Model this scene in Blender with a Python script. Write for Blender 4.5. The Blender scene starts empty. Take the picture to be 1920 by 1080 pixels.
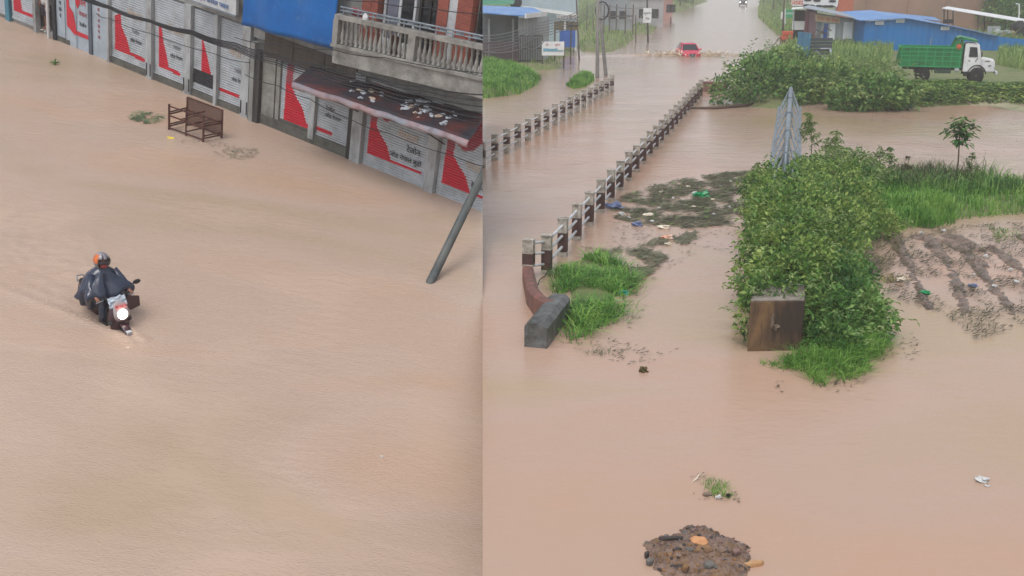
import bpy, bmesh, math, random
import numpy as np
from mathutils import Vector, Matrix, noise
rnd = random.Random(7)
sc = bpy.context.scene
COL = sc.collection
rad = math.radians
HAZE = .0013

# ------------------------------------------------------------------ camera
FPX = 2000.0                                   # focal length in photograph pixels (1920 wide)
PITCH = math.atan2(590, FPX)
HR, HL = 7.0, 11.0                             # eye height over the right and over the left flood water
cd = bpy.data.cameras.new('camera'); cam = bpy.data.objects.new('camera', cd); COL.objects.link(cam)
cd.sensor_width = 36; cd.lens = FPX / 1920 * 36; cd.clip_start = .1; cd.clip_end = 3000
cam.location = (0, 0, HR); cam.rotation_euler = (math.pi / 2 - PITCH, 0, 0)
sc.camera = cam
# ------------------------------------------------------------------ sky, sun, exposure
SUN_EL, SUN_AZ = rad(62), rad(200)
w = bpy.data.worlds.new('World'); sc.world = w; w.use_nodes = True
nt = w.node_tree; nt.nodes.clear()
sky = nt.nodes.new('ShaderNodeTexSky'); sky.sky_type = 'NISHITA'; sky.sun_disc = False
sky.sun_elevation = SUN_EL; sky.sun_rotation = SUN_AZ; sky.air_density = 1.0; sky.dust_density = 2.0; sky.ozone_density = 1.0
hs = nt.nodes.new('ShaderNodeHueSaturation'); hs.inputs['Saturation'].default_value = .32
bg = nt.nodes.new('ShaderNodeBackground'); bg.inputs['Strength'].default_value = .15
wo = nt.nodes.new('ShaderNodeOutputWorld')
nt.links.new(sky.outputs[0], hs.inputs['Color']); nt.links.new(hs.outputs[0], bg.inputs[0]); nt.links.new(bg.outputs[0], wo.inputs[0])
sd = bpy.data.lights.new('sun', 'SUN'); sd.energy = 1.0; sd.angle = rad(25); sd.color = (1, .97, .93)
so = bpy.data.objects.new('sun', sd); COL.objects.link(so)
sdir = Vector((math.sin(SUN_AZ) * math.cos(SUN_EL), math.cos(SUN_AZ) * math.cos(SUN_EL), math.sin(SUN_EL)))
so.rotation_euler = (-sdir).to_track_quat('-Z', 'Y').to_euler()
sc.view_settings.view_transform = 'Standard'; sc.view_settings.look = 'None'
sc.view_settings.exposure = 0.45; sc.view_settings.gamma = 1.0
sc.cycles.use_denoising = True
sc.cycles.max_bounces = 6; sc.cycles.volume_bounces = 1; sc.cycles.transparent_max_bounces = 8
sc.cycles.caustics_reflective = False; sc.cycles.caustics_refractive = False

# ------------------------------------------------------------------ frames and picking
FWD = Vector((0, math.cos(PITCH), -math.sin(PITCH))); DN = Vector((0, -math.sin(PITCH), -math.cos(PITCH))); RT = Vector((1, 0, 0))
CAM = Vector((0, 0, HR))
def ray(x, y): return RT * ((x - 960) / FPX) + DN * ((y - 540) / FPX) + FWD
def R(x, y, z=0.0):
    r = ray(x, y); return CAM + r * ((z - HR) / r.z)
def W(x, y, Y):
    r = ray(x, y); return CAM + r * (Y / r.y)
# the street of shops climbs a slope: its own frame
vv = Vector(((290 - 960) / FPX, (4500 - 540) / FPX, 1)).normalized()
VD = RT * vv.x + DN * vv.y + FWD * vv.z
UP = -VD; LO = CAM + VD * HL
LF = (FWD - UP * FWD.dot(UP)).normalized(); LR = LF.cross(UP)
def frame(x, y, z, o): return Matrix(((x.x, y.x, z.x, o.x), (x.y, y.y, z.y, o.y), (x.z, y.z, z.z, o.z), (0, 0, 0, 1)))
FL = frame(LR, LF, UP, LO); FLI = FL.inverted()
CL = FLI @ CAM
def lray(x, y): return FLI.to_3x3() @ ray(x, y)
def L(x, y, z=0.0):
    r = lray(x, y); return CL + r * ((z - CL.z) / r.z)
A0, B0 = L(282, 147), L(803, 358)
FD = (B0 - A0).normalized(); FN = Vector((FD.y, -FD.x, 0))
FF_L = frame(FD, -FN, Vector((0, 0, 1)), A0)
FF = FL @ FF_L; FFI = FF.inverted(); CF = FFI @ CAM
def Fc(x, y, o=0.0):                            # pixel -> (s, depth, z) on the facade plane pushed o towards the street
    r = FFI.to_3x3() @ ray(x, y); return CF + r * ((-o - CF.y) / r.y)
def S(px): return Fc(px, 147 + .405 * (px - 282)).x
FR = Matrix.Identity(4)
SEAM = ray(905, 1080).cross(ray(905, 0)).normalized()
if SEAM.x < 0: SEAM = -SEAM

def lin(c):
    return tuple(((v / 255) / 12.92 if v / 255 <= .04045 else ((v / 255 + .055) / 1.055) ** 2.4) for v in c)

# ------------------------------------------------------------------ mesh builder
Z = Vector((0, 0, 1))
class MB:
    def __init__(s): s.v = []; s.f = []; s.m = []
    def add(s, vs, fs, m=0):
        b = len(s.v); s.v += [tuple(p) for p in vs]; s.f += [tuple(i + b for i in f) for f in fs]; s.m += [m] * len(fs); return s
    def quad(s, a, b, c, d, m=0): return s.add([a, b, c, d], [(0, 1, 2, 3)], m)
    def box(s, c, d, m=0, rz=0.0, rot=None):
        c = Vector(c); h = Vector(d) / 2; q = rot or Matrix.Rotation(rz, 3, 'Z')
        vs = [c + q @ Vector((x * h.x, y * h.y, z * h.z)) for x in (-1, 1) for y in (-1, 1) for z in (-1, 1)]
        return s.add(vs, [(0, 1, 3, 2), (4, 6, 7, 5), (0, 4, 5, 1), (2, 3, 7, 6), (0, 2, 6, 4), (1, 5, 7, 3)], m)
    def bb(s, p, q, m=0):
        p = Vector(p); q = Vector(q); return s.box((p + q) / 2, [abs(v) for v in (q - p)], m)
    def bar(s, p, q, w, h, m=0):
        p = Vector(p); q = Vector(q); d = q - p; l = d.length; d.normalize()
        x = d.cross(Z) if abs(d.z) < .95 else Vector((1, 0, 0)); x.normalize(); y = x.cross(d)
        rot = Matrix((x, d, y)).transposed()
        return s.box((p + q) / 2, (w, l, h), m, rot=rot)
    def tube(s, pts, r, n=8, m=0):
        pts = [Vector(p) for p in pts]; rings = []; px = None
        for i, p in enumerate(pts):
            d = (pts[min(i + 1, len(pts) - 1)] - pts[max(i - 1, 0)]).normalized()
            if px is None:
                px = d.cross(Z) if abs(d.z) < .9 else d.cross(Vector((1, 0, 0)))
            px = (px - d * px.dot(d)).normalized(); py = d.cross(px)
            rr = r[i] if isinstance(r, (list, tuple)) else r
            rings.append([p + (px * math.cos(2 * math.pi * k / n) + py * math.sin(2 * math.pi * k / n)) * rr for k in range(n)])
        return s.loft(rings, m)
    def loft(s, rings, m=0, caps=True, closed=True):
        n = len(rings[0]); vs = [p for r in rings for p in r]; fs = []
        for i in range(len(rings) - 1):
            for k in range(n if closed else n - 1):
                k2 = (k + 1) % n; fs.append((i * n + k, i * n + k2, (i + 1) * n + k2, (i + 1) * n + k))
        if caps: fs += [tuple(range(n - 1, -1, -1)), tuple((len(rings) - 1) * n + k for k in range(n))]
        return s.add(vs, fs, m)
    def ext(s, poly, vec, m=0):
        poly = [Vector(p) for p in poly]; vec = Vector(vec); n = len(poly)
        fs = [tuple(range(n - 1, -1, -1)), tuple(range(n, 2 * n))] + [(k, (k + 1) % n, n + (k + 1) % n, n + k) for k in range(n)]
        return s.add(poly + [p + vec for p in poly], fs, m)
    def ball(s, c, r, m=0, n=12, k=8, jit=0.0):
        c = Vector(c); r = Vector(r) if not isinstance(r, (int, float)) else Vector((r, r, r)); rings = []
        for i in range(k + 1):
            a = math.pi * i / k; a = max(.04, min(math.pi - .04, a))
            ring = []
            for j in range(n):
                t = 2 * math.pi * j / n; u = Vector((math.sin(a) * math.cos(t), math.sin(a) * math.sin(t), -math.cos(a)))
                f = 1 + jit * noise.noise(u * 1.7 + c * 3.1)
                ring.append(c + Vector((u.x * r.x, u.y * r.y, u.z * r.z)) * f)
            rings.append(ring)
        return s.loft(rings, m)
    def lathe(s, c, ax, prof, n=16, m=0):       # prof: (radius, along axis)
        c = Vector(c); ax = Vector(ax).normalized(); x = ax.cross(Z) if abs(ax.z) < .9 else Vector((1, 0, 0)); x.normalize(); y = ax.cross(x)
        return s.loft([[c + ax * h + (x * math.cos(2 * math.pi * k / n) + y * math.sin(2 * math.pi * k / n)) * max(r, 1e-4) for k in range(n)] for r, h in prof], m)
    def grid(s, fn, nu, nv, m=0):
        vs = [fn(i / nu, j / nv) for j in range(nv + 1) for i in range(nu + 1)]
        return s.add(vs, [(j * (nu + 1) + i, j * (nu + 1) + i + 1, (j + 1) * (nu + 1) + i + 1, (j + 1) * (nu + 1) + i) for j in range(nv) for i in range(nu)], m)
    def leaf(s, p, d, side, l, wd, m=0, droop=.25):
        p = Vector(p); nrm = d.cross(side)
        mid = p + d * l * .5; e = p + d * l - Z * (l * droop)
        return s.add([p, mid + side * wd / 2, e, mid - side * wd / 2], [(0, 1, 2), (0, 2, 3)], m)

INFO = {}
def setp(o, label=None, cat=None, group=None, kind=None):
    if label: o['label'] = label
    if cat: o['category'] = cat
    if group: o['group'] = group
    if kind: o['kind'] = kind
    return o
def thing(name, label, cat, group=None, fr=FR, loc=(0, 0, 0), rz=0.0, local=False):
    o = bpy.data.objects.new(name, None); COL.objects.link(o); o.empty_display_size = .2
    T = Matrix.Translation(Vector(loc)) @ Matrix.Rotation(rz, 4, 'Z')
    o.matrix_world = fr @ T
    INFO[o.name] = (fr @ T, None if local else T.inverted())
    return setp(o, label, cat, group)
def obj(name, mb, mats, parent=None, fr=FR, loc=None, clip=0, smooth=False, bevel=0.0):
    """one mesh object. With a parent the mesh is in the parent's frame; clip -1/+1 keeps the left/right of the corner where the two streets part."""
    me = bpy.data.meshes.new(name); me.from_pydata(mb.v, [], mb.f)
    if not isinstance(mats, (list, tuple)): mats = [mats]
    for q in mats: me.materials.append(q)
    if len(mats) > 1: me.polygons.foreach_set('material_index', mb.m)
    o = bpy.data.objects.new(name, me); COL.objects.link(o)
    if parent is not None:
        root = parent
        while root.parent is not None: root = root.parent
        mw, inv = INFO[root.name]
        if inv is not None: me.transform(inv)
        o.parent = parent
    else:
        mw = fr @ Matrix.Translation(Vector(loc)) if loc is not None else fr
        if loc is not None: me.transform(Matrix.Translation(-Vector(loc)))
        o.matrix_world = mw; INFO[o.name] = (mw, None if loc is None else Matrix.Translation(-Vector(loc)))
    if clip:
        bm = bmesh.new(); bm.from_mesh(me); bm.transform(mw)
        g = bm.verts[:] + bm.edges[:] + bm.faces[:]
        r = bmesh.ops.bisect_plane(bm, geom=g, plane_co=CAM, plane_no=SEAM, clear_outer=clip < 0, clear_inner=clip > 0, dist=1e-5)
        ed = [e for e in r['geom_cut'] if isinstance(e, bmesh.types.BMEdge)]
        if ed:
            try: bmesh.ops.holes_fill(bm, edges=ed, sides=0)
            except Exception: pass
        bm.transform(mw.inverted()); bm.to_mesh(me); bm.free()
    if smooth: me.polygons.foreach_set('use_smooth', [True] * len(me.polygons))
    me.update()
    if bevel:
        b = o.modifiers.new('edge', 'BEVEL'); b.width = bevel; b.segments = 2; b.limit_method = 'ANGLE'; b.angle_limit = rad(40)
    return o
def solo(name, mb, mats, label, cat, group=None, kind=None, **k):
    return setp(obj(name, mb, mats, **k), label, cat, group, kind)
def dup(root, mw, label=None):
    c = root.copy(); COL.objects.link(c); c.matrix_world = mw
    if label: c['label'] = label
    for ch in root.children:
        d = ch.copy(); COL.objects.link(d); d.parent = c
        for g in ch.children:
            e = g.copy(); COL.objects.link(e); e.parent = d
    return c

# ------------------------------------------------------------------ materials
def mat(name, c1, c2=None, scale=3.0, rough=.6, metal=0.0, bump=0.0, bscale=25.0, stretch=(1, 1, 1), spec=.4, c3=None, s3=.6, a3=.5, emit=0.0, t3=.55):
    m = bpy.data.materials.new(name); m.use_nodes = True; n = m.node_tree.nodes; l = m.node_tree.links
    p = n['Principled BSDF']; p.inputs['Roughness'].default_value = rough; p.inputs['Metallic'].default_value = metal
    p.inputs['Specular IOR Level'].default_value = spec
    a = lin(c1); b = lin(c2) if c2 else tuple(v * .82 for v in a)
    tc = n.new('ShaderNodeTexCoord'); mp = n.new('ShaderNodeMapping'); mp.inputs['Scale'].default_value = stretch
    l.new(tc.outputs['Object'], mp.inputs[0])
    nz = n.new('ShaderNodeTexNoise'); nz.inputs['Scale'].default_value = scale; nz.inputs['Detail'].default_value = 7; nz.inputs['Roughness'].default_value = .65
    l.new(mp.outputs[0], nz.inputs['Vector'])
    r = n.new('ShaderNodeValToRGB'); r.color_ramp.elements[0].position = .36; r.color_ramp.elements[1].position = .66
    r.color_ramp.elements[0].color = (*a, 1); r.color_ramp.elements[1].color = (*b, 1)
    l.new(nz.outputs['Fac'], r.inputs[0]); out = r.outputs[0]
    if c3:
        n3 = n.new('ShaderNodeTexNoise'); n3.inputs['Scale'].default_value = s3; n3.inputs['Detail'].default_value = 8; n3.inputs['Roughness'].default_value = .7
        l.new(mp.outputs[0], n3.inputs['Vector'])
        r3 = n.new('ShaderNodeValToRGB'); r3.color_ramp.elements[0].position = t3 - .06; r3.color_ramp.elements[1].position = t3 + .1
        r3.color_ramp.elements[0].color = (0, 0, 0, 1); r3.color_ramp.elements[1].color = (a3, a3, a3, 1)
        l.new(n3.outputs['Fac'], r3.inputs[0])
        mx = n.new('ShaderNodeMix'); mx.data_type = 'RGBA'; l.new(r3.outputs[0], mx.inputs[0]); l.new(out, mx.inputs[6]); mx.inputs[7].default_value = (*lin(c3), 1)
        out = mx.outputs[2]
    l.new(out, p.inputs['Base Color'])
    if bump:
        bn = n.new('ShaderNodeTexNoise'); bn.inputs['Scale'].default_value = bscale; bn.inputs['Detail'].default_value = 6
        l.new(mp.outputs[0], bn.inputs['Vector'])
        bp = n.new('ShaderNodeBump'); bp.inputs['Strength'].default_value = bump; bp.inputs['Distance'].default_value = .03
        l.new(bn.outputs['Fac'], bp.inputs['Height']); l.new(bp.outputs[0], p.inputs['Normal'])
    if emit:
        p.inputs['Emission Color'].default_value = (*a, 1); p.inputs['Emission Strength'].default_value = emit
    return m
def leafmat(name, c1, c2, c3, clump=1.2, rough=.45, trans=.3):
    m = bpy.data.materials.new(name); m.use_nodes = True; n = m.node_tree.nodes; l = m.node_tree.links
    p = n['Principled BSDF']; p.inputs['Roughness'].default_value = rough; p.inputs['Specular IOR Level'].default_value = .35
    g = n.new('ShaderNodeNewGeometry'); tc = n.new('ShaderNodeTexCoord')
    nz = n.new('ShaderNodeTexNoise'); nz.inputs['Scale'].default_value = clump; nz.inputs['Detail'].default_value = 3
    l.new(tc.outputs['Object'], nz.inputs['Vector'])
    ad = n.new('ShaderNodeMath'); ad.operation = 'MULTIPLY_ADD'; ad.inputs[1].default_value = .55; l.new(g.outputs['Random Per Island'], ad.inputs[0])
    sb = n.new('ShaderNodeMath'); sb.operation = 'MULTIPLY_ADD'; sb.inputs[1].default_value = 1.5; sb.inputs[2].default_value = -.52
    l.new(nz.outputs['Fac'], sb.inputs[0]); l.new(sb.outputs[0], ad.inputs[2])
    r = n.new('ShaderNodeValToRGB'); r.color_ramp.elements[0].position = .1; r.color_ramp.elements[1].position = .9
    r.color_ramp.elements[0].color = (*lin(c1), 1); r.color_ramp.elements[1].color = (*lin(c3), 1)
    e = r.color_ramp.elements.new(.5); e.color = (*lin(c2), 1)
    l.new(ad.outputs[0], r.inputs[0]); l.new(r.outputs[0], p.inputs['Base Color'])
    t = n.new('ShaderNodeBsdfTranslucent'); l.new(r.outputs[0], t.inputs[0])
    mx = n.new('ShaderNodeMixShader'); mx.inputs[0].default_value = trans
    l.new(p.outputs[0], mx.inputs[1]); l.new(t.outputs[0], mx.inputs[2]); l.new(mx.outputs[0], n['Material Output'].inputs[0])
    return m
def watermat(name, c1, c2, c3, sc1, rip, ripscale, rough, stretch=(1, 1, 1), rz=0.0, big=.25, spec=.5, rip2=0.0, r2scale=2.0):
    m = bpy.data.materials.new(name); m.use_nodes = True; n = m.node_tree.nodes; l = m.node_tree.links
    p = n['Principled BSDF']
    tc = n.new('ShaderNodeTexCoord'); mp = n.new('ShaderNodeMapping'); mp.inputs['Scale'].default_value = stretch; mp.inputs['Rotation'].default_value = (0, 0, rz)
    l.new(tc.outputs['Object'], mp.inputs[0])
    nz = n.new('ShaderNodeTexNoise'); nz.inputs['Scale'].default_value = big; nz.inputs['Detail'].default_value = 4; nz.inputs['Distortion'].default_value = .6
    l.new(mp.outputs[0], nz.inputs['Vector'])
    r = n.new('ShaderNodeValToRGB'); r.color_ramp.elements[0].position = .32; r.color_ramp.elements[1].position = .7
    r.color_ramp.elements[0].color = (*lin(c1), 1); r.color_ramp.elements[1].color = (*lin(c3), 1)
    e = r.color_ramp.elements.new(.5); e.color = (*lin(c2), 1)
    l.new(nz.outputs['Fac'], r.inputs[0]); b1 = n.new('ShaderNodeTexNoise'); b1.inputs['Scale'].default_value = ripscale; b1.inputs['Detail'].default_value = 5; b1.inputs['Roughness'].default_value = .6
    l.new(mp.outputs[0], b1.inputs['Vector'])
    b2 = n.new('ShaderNodeTexNoise'); b2.inputs['Scale'].default_value = r2scale; b2.inputs['Detail'].default_value = 3; b2.inputs['Distortion'].default_value = .8
    l.new(mp.outputs[0], b2.inputs['Vector'])
    # ripples come and go in patches
    pz = n.new('ShaderNodeTexNoise'); pz.inputs['Scale'].default_value = .35; pz.inputs['Detail'].default_value = 2; l.new(tc.outputs['Object'], pz.inputs['Vector'])
    pr = n.new('ShaderNodeMapRange'); pr.inputs[1].default_value = .35; pr.inputs[2].default_value = .65; pr.inputs[3].default_value = .35; l.new(pz.outputs['Fac'], pr.inputs[0])
    mu = n.new('ShaderNodeMath'); mu.operation = 'MULTIPLY'; l.new(b1.outputs['Fac'], mu.inputs[0]); l.new(pr.outputs[0], mu.inputs[1])
    bp = n.new('ShaderNodeBump'); bp.inputs['Strength'].default_value = rip; bp.inputs['Distance'].default_value = .05; l.new(mu.outputs[0], bp.inputs['Height'])
    bq = n.new('ShaderNodeBump'); bq.inputs['Strength'].default_value = rip2; bq.inputs['Distance'].default_value = .12; l.new(b2.outputs['Fac'], bq.inputs['Height']); l.new(bp.outputs[0], bq.inputs['Normal'])
    df = n.new('ShaderNodeBsdfDiffuse'); l.new(r.outputs[0], df.inputs[0])
    bw = n.new('ShaderNodeBump'); bw.inputs['Strength'].default_value = rip * .2; bw.inputs['Distance'].default_value = .05; l.new(mu.outputs[0], bw.inputs['Height']); l.new(bw.outputs[0], df.inputs['Normal'])
    gl = n.new('ShaderNodeBsdfGlossy'); gl.inputs['Roughness'].default_value = rough; l.new(bq.outputs[0], gl.inputs['Normal'])
    fr_ = n.new('ShaderNodeFresnel'); fr_.inputs['IOR'].default_value = 1.33; l.new(bq.outputs[0], fr_.inputs['Normal'])
    mx = n.new('ShaderNodeMixShader'); l.new(fr_.outputs[0], mx.inputs[0]); l.new(df.outputs[0], mx.inputs[1]); l.new(gl.outputs[0], mx.inputs[2])
    l.new(mx.outputs[0], n['Material Output'].inputs[0]); n.remove(p)
    return m
def text_mb(txt, size, mw, depth=.004):
    """letters as a mesh, laid in the x-z plane of matrix mw"""
    cu = bpy.data.curves.new('letters', 'FONT'); cu.body = txt; cu.size = size; cu.extrude = depth; cu.align_x = 'CENTER'; cu.align_y = 'CENTER'; cu.resolution_u = 2
    o = bpy.data.objects.new('letters', cu); COL.objects.link(o)
    dg = bpy.context.evaluated_depsgraph_get(); me = bpy.data.meshes.new_from_object(o.evaluated_get(dg))
    rot = Matrix.Rotation(math.pi / 2, 4, 'X')
    mb = MB(); mb.v = [tuple(mw @ (rot @ q.co)) for q in me.vertices]; mb.f = [tuple(q.vertices) for q in me.polygons]; mb.m = [0] * len(mb.f)
    bpy.data.objects.remove(o); bpy.data.curves.remove(cu); bpy.data.meshes.remove(me)
    return mb
def lerp(a, b, t): return a + (b - a) * t
# ------------------------------------------------------------------ shared materials
M_conc = mat('concrete', (158, 156, 150), (118, 116, 110), 2.2, .8, bump=.3, bscale=18, c3=(58, 54, 48), s3=1.3)
M_concdark = mat('wet_concrete', (84, 82, 78), (56, 54, 52), 3, .55, bump=.35, bscale=30)
M_unused = None; M_white = mat('white_paint', (205, 205, 200), (170, 168, 160), 3, .55, c3=(96, 90, 80), s3=2.2, a3=.6, t3=.57)
M_whitemetal = mat('white_metal', (198, 200, 202), (168, 170, 172), 4, .4, bump=.05)
M_steel = mat('galvanised_steel', (140, 150, 158), (102, 112, 120), 6, .45, metal=.25)
M_dark = mat('dark_metal', (40, 38, 38), (28, 26, 26), 5, .5)
M_black = mat('black_rubber', (26, 26, 28), (17, 17, 18), 9, .7, bump=.1)
M_wire = mat('black_cable', (24, 26, 30), (34, 36, 40), 9, .6)
M_rust = mat('rusty_iron', (92, 50, 40), (60, 34, 30), 6, .75, bump=.3, bscale=40)
M_wood = mat('weathered_wood', (92, 84, 76), (62, 56, 50), 3, .8, bump=.3, stretch=(1, 1, .15))
M_glass = mat('dark_glass', (34, 40, 46), (24, 28, 34), 2, .12, spec=.6)
M_red = mat('red_paint', (190, 30, 42), (165, 26, 38), 3, .5)
M_ink = mat('black_lettering', (26, 26, 32), (34, 34, 40), 5, .6)
M_soil = mat('wet_soil', (138, 117, 102), (94, 79, 69), 3.5, .3, bump=.8, bscale=22, c3=(70, 60, 52), s3=4)
M_ground = mat('bank_soil', (122, 122, 84), (92, 104, 60), 1.2, .85, bump=.5, bscale=8, c3=(76, 104, 48), s3=.5, a3=.8)
M_leaf = leafmat('thicket_leaves', (42, 84, 38), (98, 136, 60), (172, 188, 104), 1.1)
M_leafdark = leafmat('dark_leaves', (40, 84, 40), (84, 128, 60), (148, 178, 98), 1.3)
M_leafpale = leafmat('pale_leaves', (84, 112, 62), (124, 148, 86), (170, 184, 122), 1.6)
M_grass = leafmat('grass_blades', (48, 100, 34), (94, 152, 54), (160, 196, 98), 1.5, .5)
M_grassfar = leafmat('bank_grass', (80, 116, 62), (116, 148, 78), (168, 182, 112), .5, .6)
M_grassbright = leafmat('bright_grass', (62, 112, 42), (104, 154, 60), (156, 188, 98), 1.2, .5)
M_straw = leafmat('drowned_weed', (62, 66, 44), (88, 90, 62), (124, 120, 88), 2.5, .6)
M_stem = mat('stem', (96, 84, 60), (70, 62, 46), 6, .8)
M_plasticw = mat('white_plastic', (206, 206, 204), (180, 180, 180), 6, .4)

# ------------------------------------------------------------------ flood water
def axis(breaks):                               # [(start, step), ..., (end, 0)]
    out = []
    for (a, st), (b, _) in zip(breaks, breaks[1:]):
        n = max(1, round((b - a) / st)); out += [a + (b - a) * i / n for i in range(n)]
    return out + [breaks[-1][0]]
def sheet(xs, ys, fn):
    mb = MB(); mb.v = [(x, y, fn(x, y)) for y in ys for x in xs]; n = len(xs)
    mb.f = [(j * n + i, j * n + i + 1, (j + 1) * n + i + 1, (j + 1) * n + i) for j in range(len(ys) - 1) for i in range(n - 1)]
    mb.m = [0] * len(mb.f); return mb
M_waterL = watermat('street_flood', (186, 155, 131), (184, 160, 143), (172, 150, 126), 1, 1.0, 14.0, .15, stretch=(1, 2.4, 1), rz=.3, big=.12, rip2=.2, r2scale=2.4)
M_waterR = watermat('river_flood', (183, 149, 127), (179, 152, 134), (172, 149, 117), 1, .35, 5.0, .14, stretch=(1, 1.6, 1), rz=-.2, big=.1, rip2=.14, r2scale=1.3)
SCH = rad(-38); _h = L(231, 590, .36); SCX, SCY = _h.x - .64 * math.cos(SCH), _h.y - .64 * math.sin(SCH)          # scooter in the street
def wake(x, y):
    dx, dy = x - SCX, y - SCY; a = dx * math.cos(SCH) + dy * math.sin(SCH) - .75; b = -dx * math.sin(SCH) + dy * math.cos(SCH)
    z = 0.0
    if a < .5 and a > -7:
        for k, (off, am) in enumerate(((0, .05), (.34, .028), (.7, .018))):
            e = abs(b) - .12 - max(0, -a) * .34 + off
            z += am * math.exp(-(e / (.10 + .02 * -a if a < 0 else .1)) ** 2) * math.exp(min(0, a) / 4)
        if a < -1: z += .022 * noise.noise(Vector((x * 5, y * 5, 1.0))) * math.exp(-(b / (.5 - a * .25)) ** 2)
    return z
xs = axis([(-34, 1), (SCX - 4.5, .06), (SCX + 1.8, 1), (3, 0)])
ys = axis([(4, 1), (SCY - 1.8, .06), (SCY + 3.4, 1), (48, 0)])
obj('flooded_street', sheet(xs, ys, wake), M_waterL, fr=FL, clip=-1, smooth=True)['kind'] = 'structure'

CARX, CARY = R(1290, 103).x, R(1290, 103).y
def carwave(x, y):
    dx, dy = x - CARX, y - CARY; z = 0.0
    if abs(dy) < 6 and abs(dx) < 14:
        d = abs(dx) - 1.0
        ce = -1.6 - .14 * max(0, d)
        z += .26 * math.exp(-((dy - ce - 1.2) / .55) ** 2) * math.exp(-max(0, d) / 4.5)
        z += .12 * math.exp(-((dy - ce - 2.6) / .5) ** 2) * math.exp(-max(0, d) / 5.5)
        z += .2 * noise.noise(Vector((x * 1.3, y * 1.6, 3.0))) * math.exp(-(dy / 2.5) ** 2) * math.exp(-max(0, d) / 3.5)
    return z
near = sheet(axis([(-3, .5), (14, 1), (30, 0)]), axis([(5, .5), (31.7, 0)]), lambda x, y: 0.0)
far = sheet(axis([(-60, 6), (CARX - 14, .3), (CARX + 14, 6), (190, 0)]), axis([(31.7, 4), (CARY - 6, .3), (CARY + 6, 6), (430, 0)]), carwave)
mbn = MB(); mbn.add(near.v, near.f)
o = obj('flood_water', mbn, M_waterR, clip=1)
bm = bmesh.new(); bm.from_mesh(o.data)
mf = bpy.data.meshes.new('far'); mf.from_pydata(far.v, [], far.f); bm.from_mesh(mf)
# the drop between the two levels of flood water, along the line where they part
last = None
for py in range(392, 1500, 24):
    a = FL @ L(905, py); b = R(905, py)
    cur = (bm.verts.new(a), bm.verts.new(b))
    if last: bm.faces.new((last[0], last[1], cur[1], cur[0]))
    last = cur
bm.to_mesh(o.data); bm.free(); bpy.data.meshes.remove(mf)
o.data.polygons.foreach_set('use_smooth', [True] * len(o.data.polygons)); o['kind'] = 'structure'

# ------------------------------------------------------------------ ground of the right hand side
POLYS = {}
def poly(name, pts, h, soft): POLYS[name] = (np.array([tuple(R(x, y).xy) for x, y in pts]), h, soft)
poly('bank', [(1362, 180), (1400, 200), (1460, 204), (1500, 197), (1560, 191), (1600, 194), (1640, 204), (1720, 202), (1800, 197), (1920, 195), (2100, 190), (2700, 110), (2700, 2), (1420, 2), (1442, 20), (1459, 40), (1465, 62), (1466, 88), (1458, 100), (1432, 113), (1390, 136)], .7, 1.6)
poly('mound', [(860, 186), (905, 185), (972, 178), (1002, 162), (1014, 149), (1000, 137), (960, 126), (905, 120), (840, 120)], .5, 1.5)
poly('yard', [(800, 132), (930, 128), (985, 131), (1052, 131), (1060, 122), (1040, 114), (1078, 103), (1075, 70), (905, 55), (780, 55)], .35, 1.2)
poly('patch', [(1062, 161), (1075, 148), (1095, 141), (1112, 142), (1114, 152), (1095, 164), (1075, 167)], .35, 1.0)
poly('verge', [(1086, 97), (1150, 98), (1175, 86), (1190, 73), (1188, 66), (1222, 62), (1236, 50), (1215, 40), (1220, 35), (1250, 31), (1284, 19), (1312, 8), (1330, 2), (700, 2), (800, 62), (1070, 62)], .45, 2.0)
poly('bed', [(1640, 440), (1620, 335), (1640, 322), (1700, 338), (1780, 338), (1850, 346), (1920, 347), (2100, 347), (2100, 408), (1920, 402), (1800, 412), (1700, 432)], .16, .5)
poly('thick', [(1402, 560), (1395, 480), (1408, 335), (1500, 305), (1640, 325), (1640, 440), (1625, 540), (1668, 590), (1658, 650), (1636, 690), (1560, 722), (1500, 692), (1440, 690), (1430, 682), (1500, 664), (1503, 640)], .1, .4)
poly('tuft', [(1035, 520), (1060, 490), (1110, 482), (1180, 502), (1196, 530), (1170, 570), (1150, 605), (1100, 630), (1070, 640), (1058, 600), (1042, 560)], .08, .3)
def pdist(pl, P):
    """signed distance to polygon, positive inside"""
    A = pl; B = np.roll(pl, -1, 0); d = np.full(len(P), 1e9); ins = np.zeros(len(P), bool)
    for a, b in zip(A, B):
        ab = b - a; t = np.clip(((P - a) @ ab) / max(ab @ ab, 1e-9), 0, 1)
        d = np.minimum(d, np.linalg.norm(P - (a + t[:, None] * ab), axis=1))
        c = ((a[1] > P[:, 1]) != (b[1] > P[:, 1]))
        if abs(b[1] - a[1]) > 1e-9: ins ^= c & (P[:, 0] < (b[0] - a[0]) * (P[:, 1] - a[1]) / (b[1] - a[1]) + a[0])
    return np.where(ins, d, -d)
def gheight(P):
    P = np.asarray(P, float).reshape(-1, 2); z = np.full(len(P), -.6)
    for pl, h, soft in POLYS.values():
        d = pdist(pl, P); t = np.clip(d / soft * .5 + .5, 0, 1); t = t * t * (3 - 2 * t)
        z = np.maximum(z, -.6 + (h + .6) * t)
    return z
def gz(x, y): return float(gheight([(x, y)])[0])
xs = np.array(axis([(-30, 2), (-2, .5), (36, 2), (190, 0)])); ys = np.array(axis([(14, .5), (110, 2), (300, 8), (430, 0)]))
XX, YY = np.meshgrid(xs, ys); PP = np.stack([XX.ravel(), YY.ravel()], 1); ZZ = gheight(PP)
ZZ = ZZ + np.where(ZZ > 0, .06, .0) * np.array([noise.noise(Vector((x * .5, y * .5, 0))) for x, y in PP])
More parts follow.
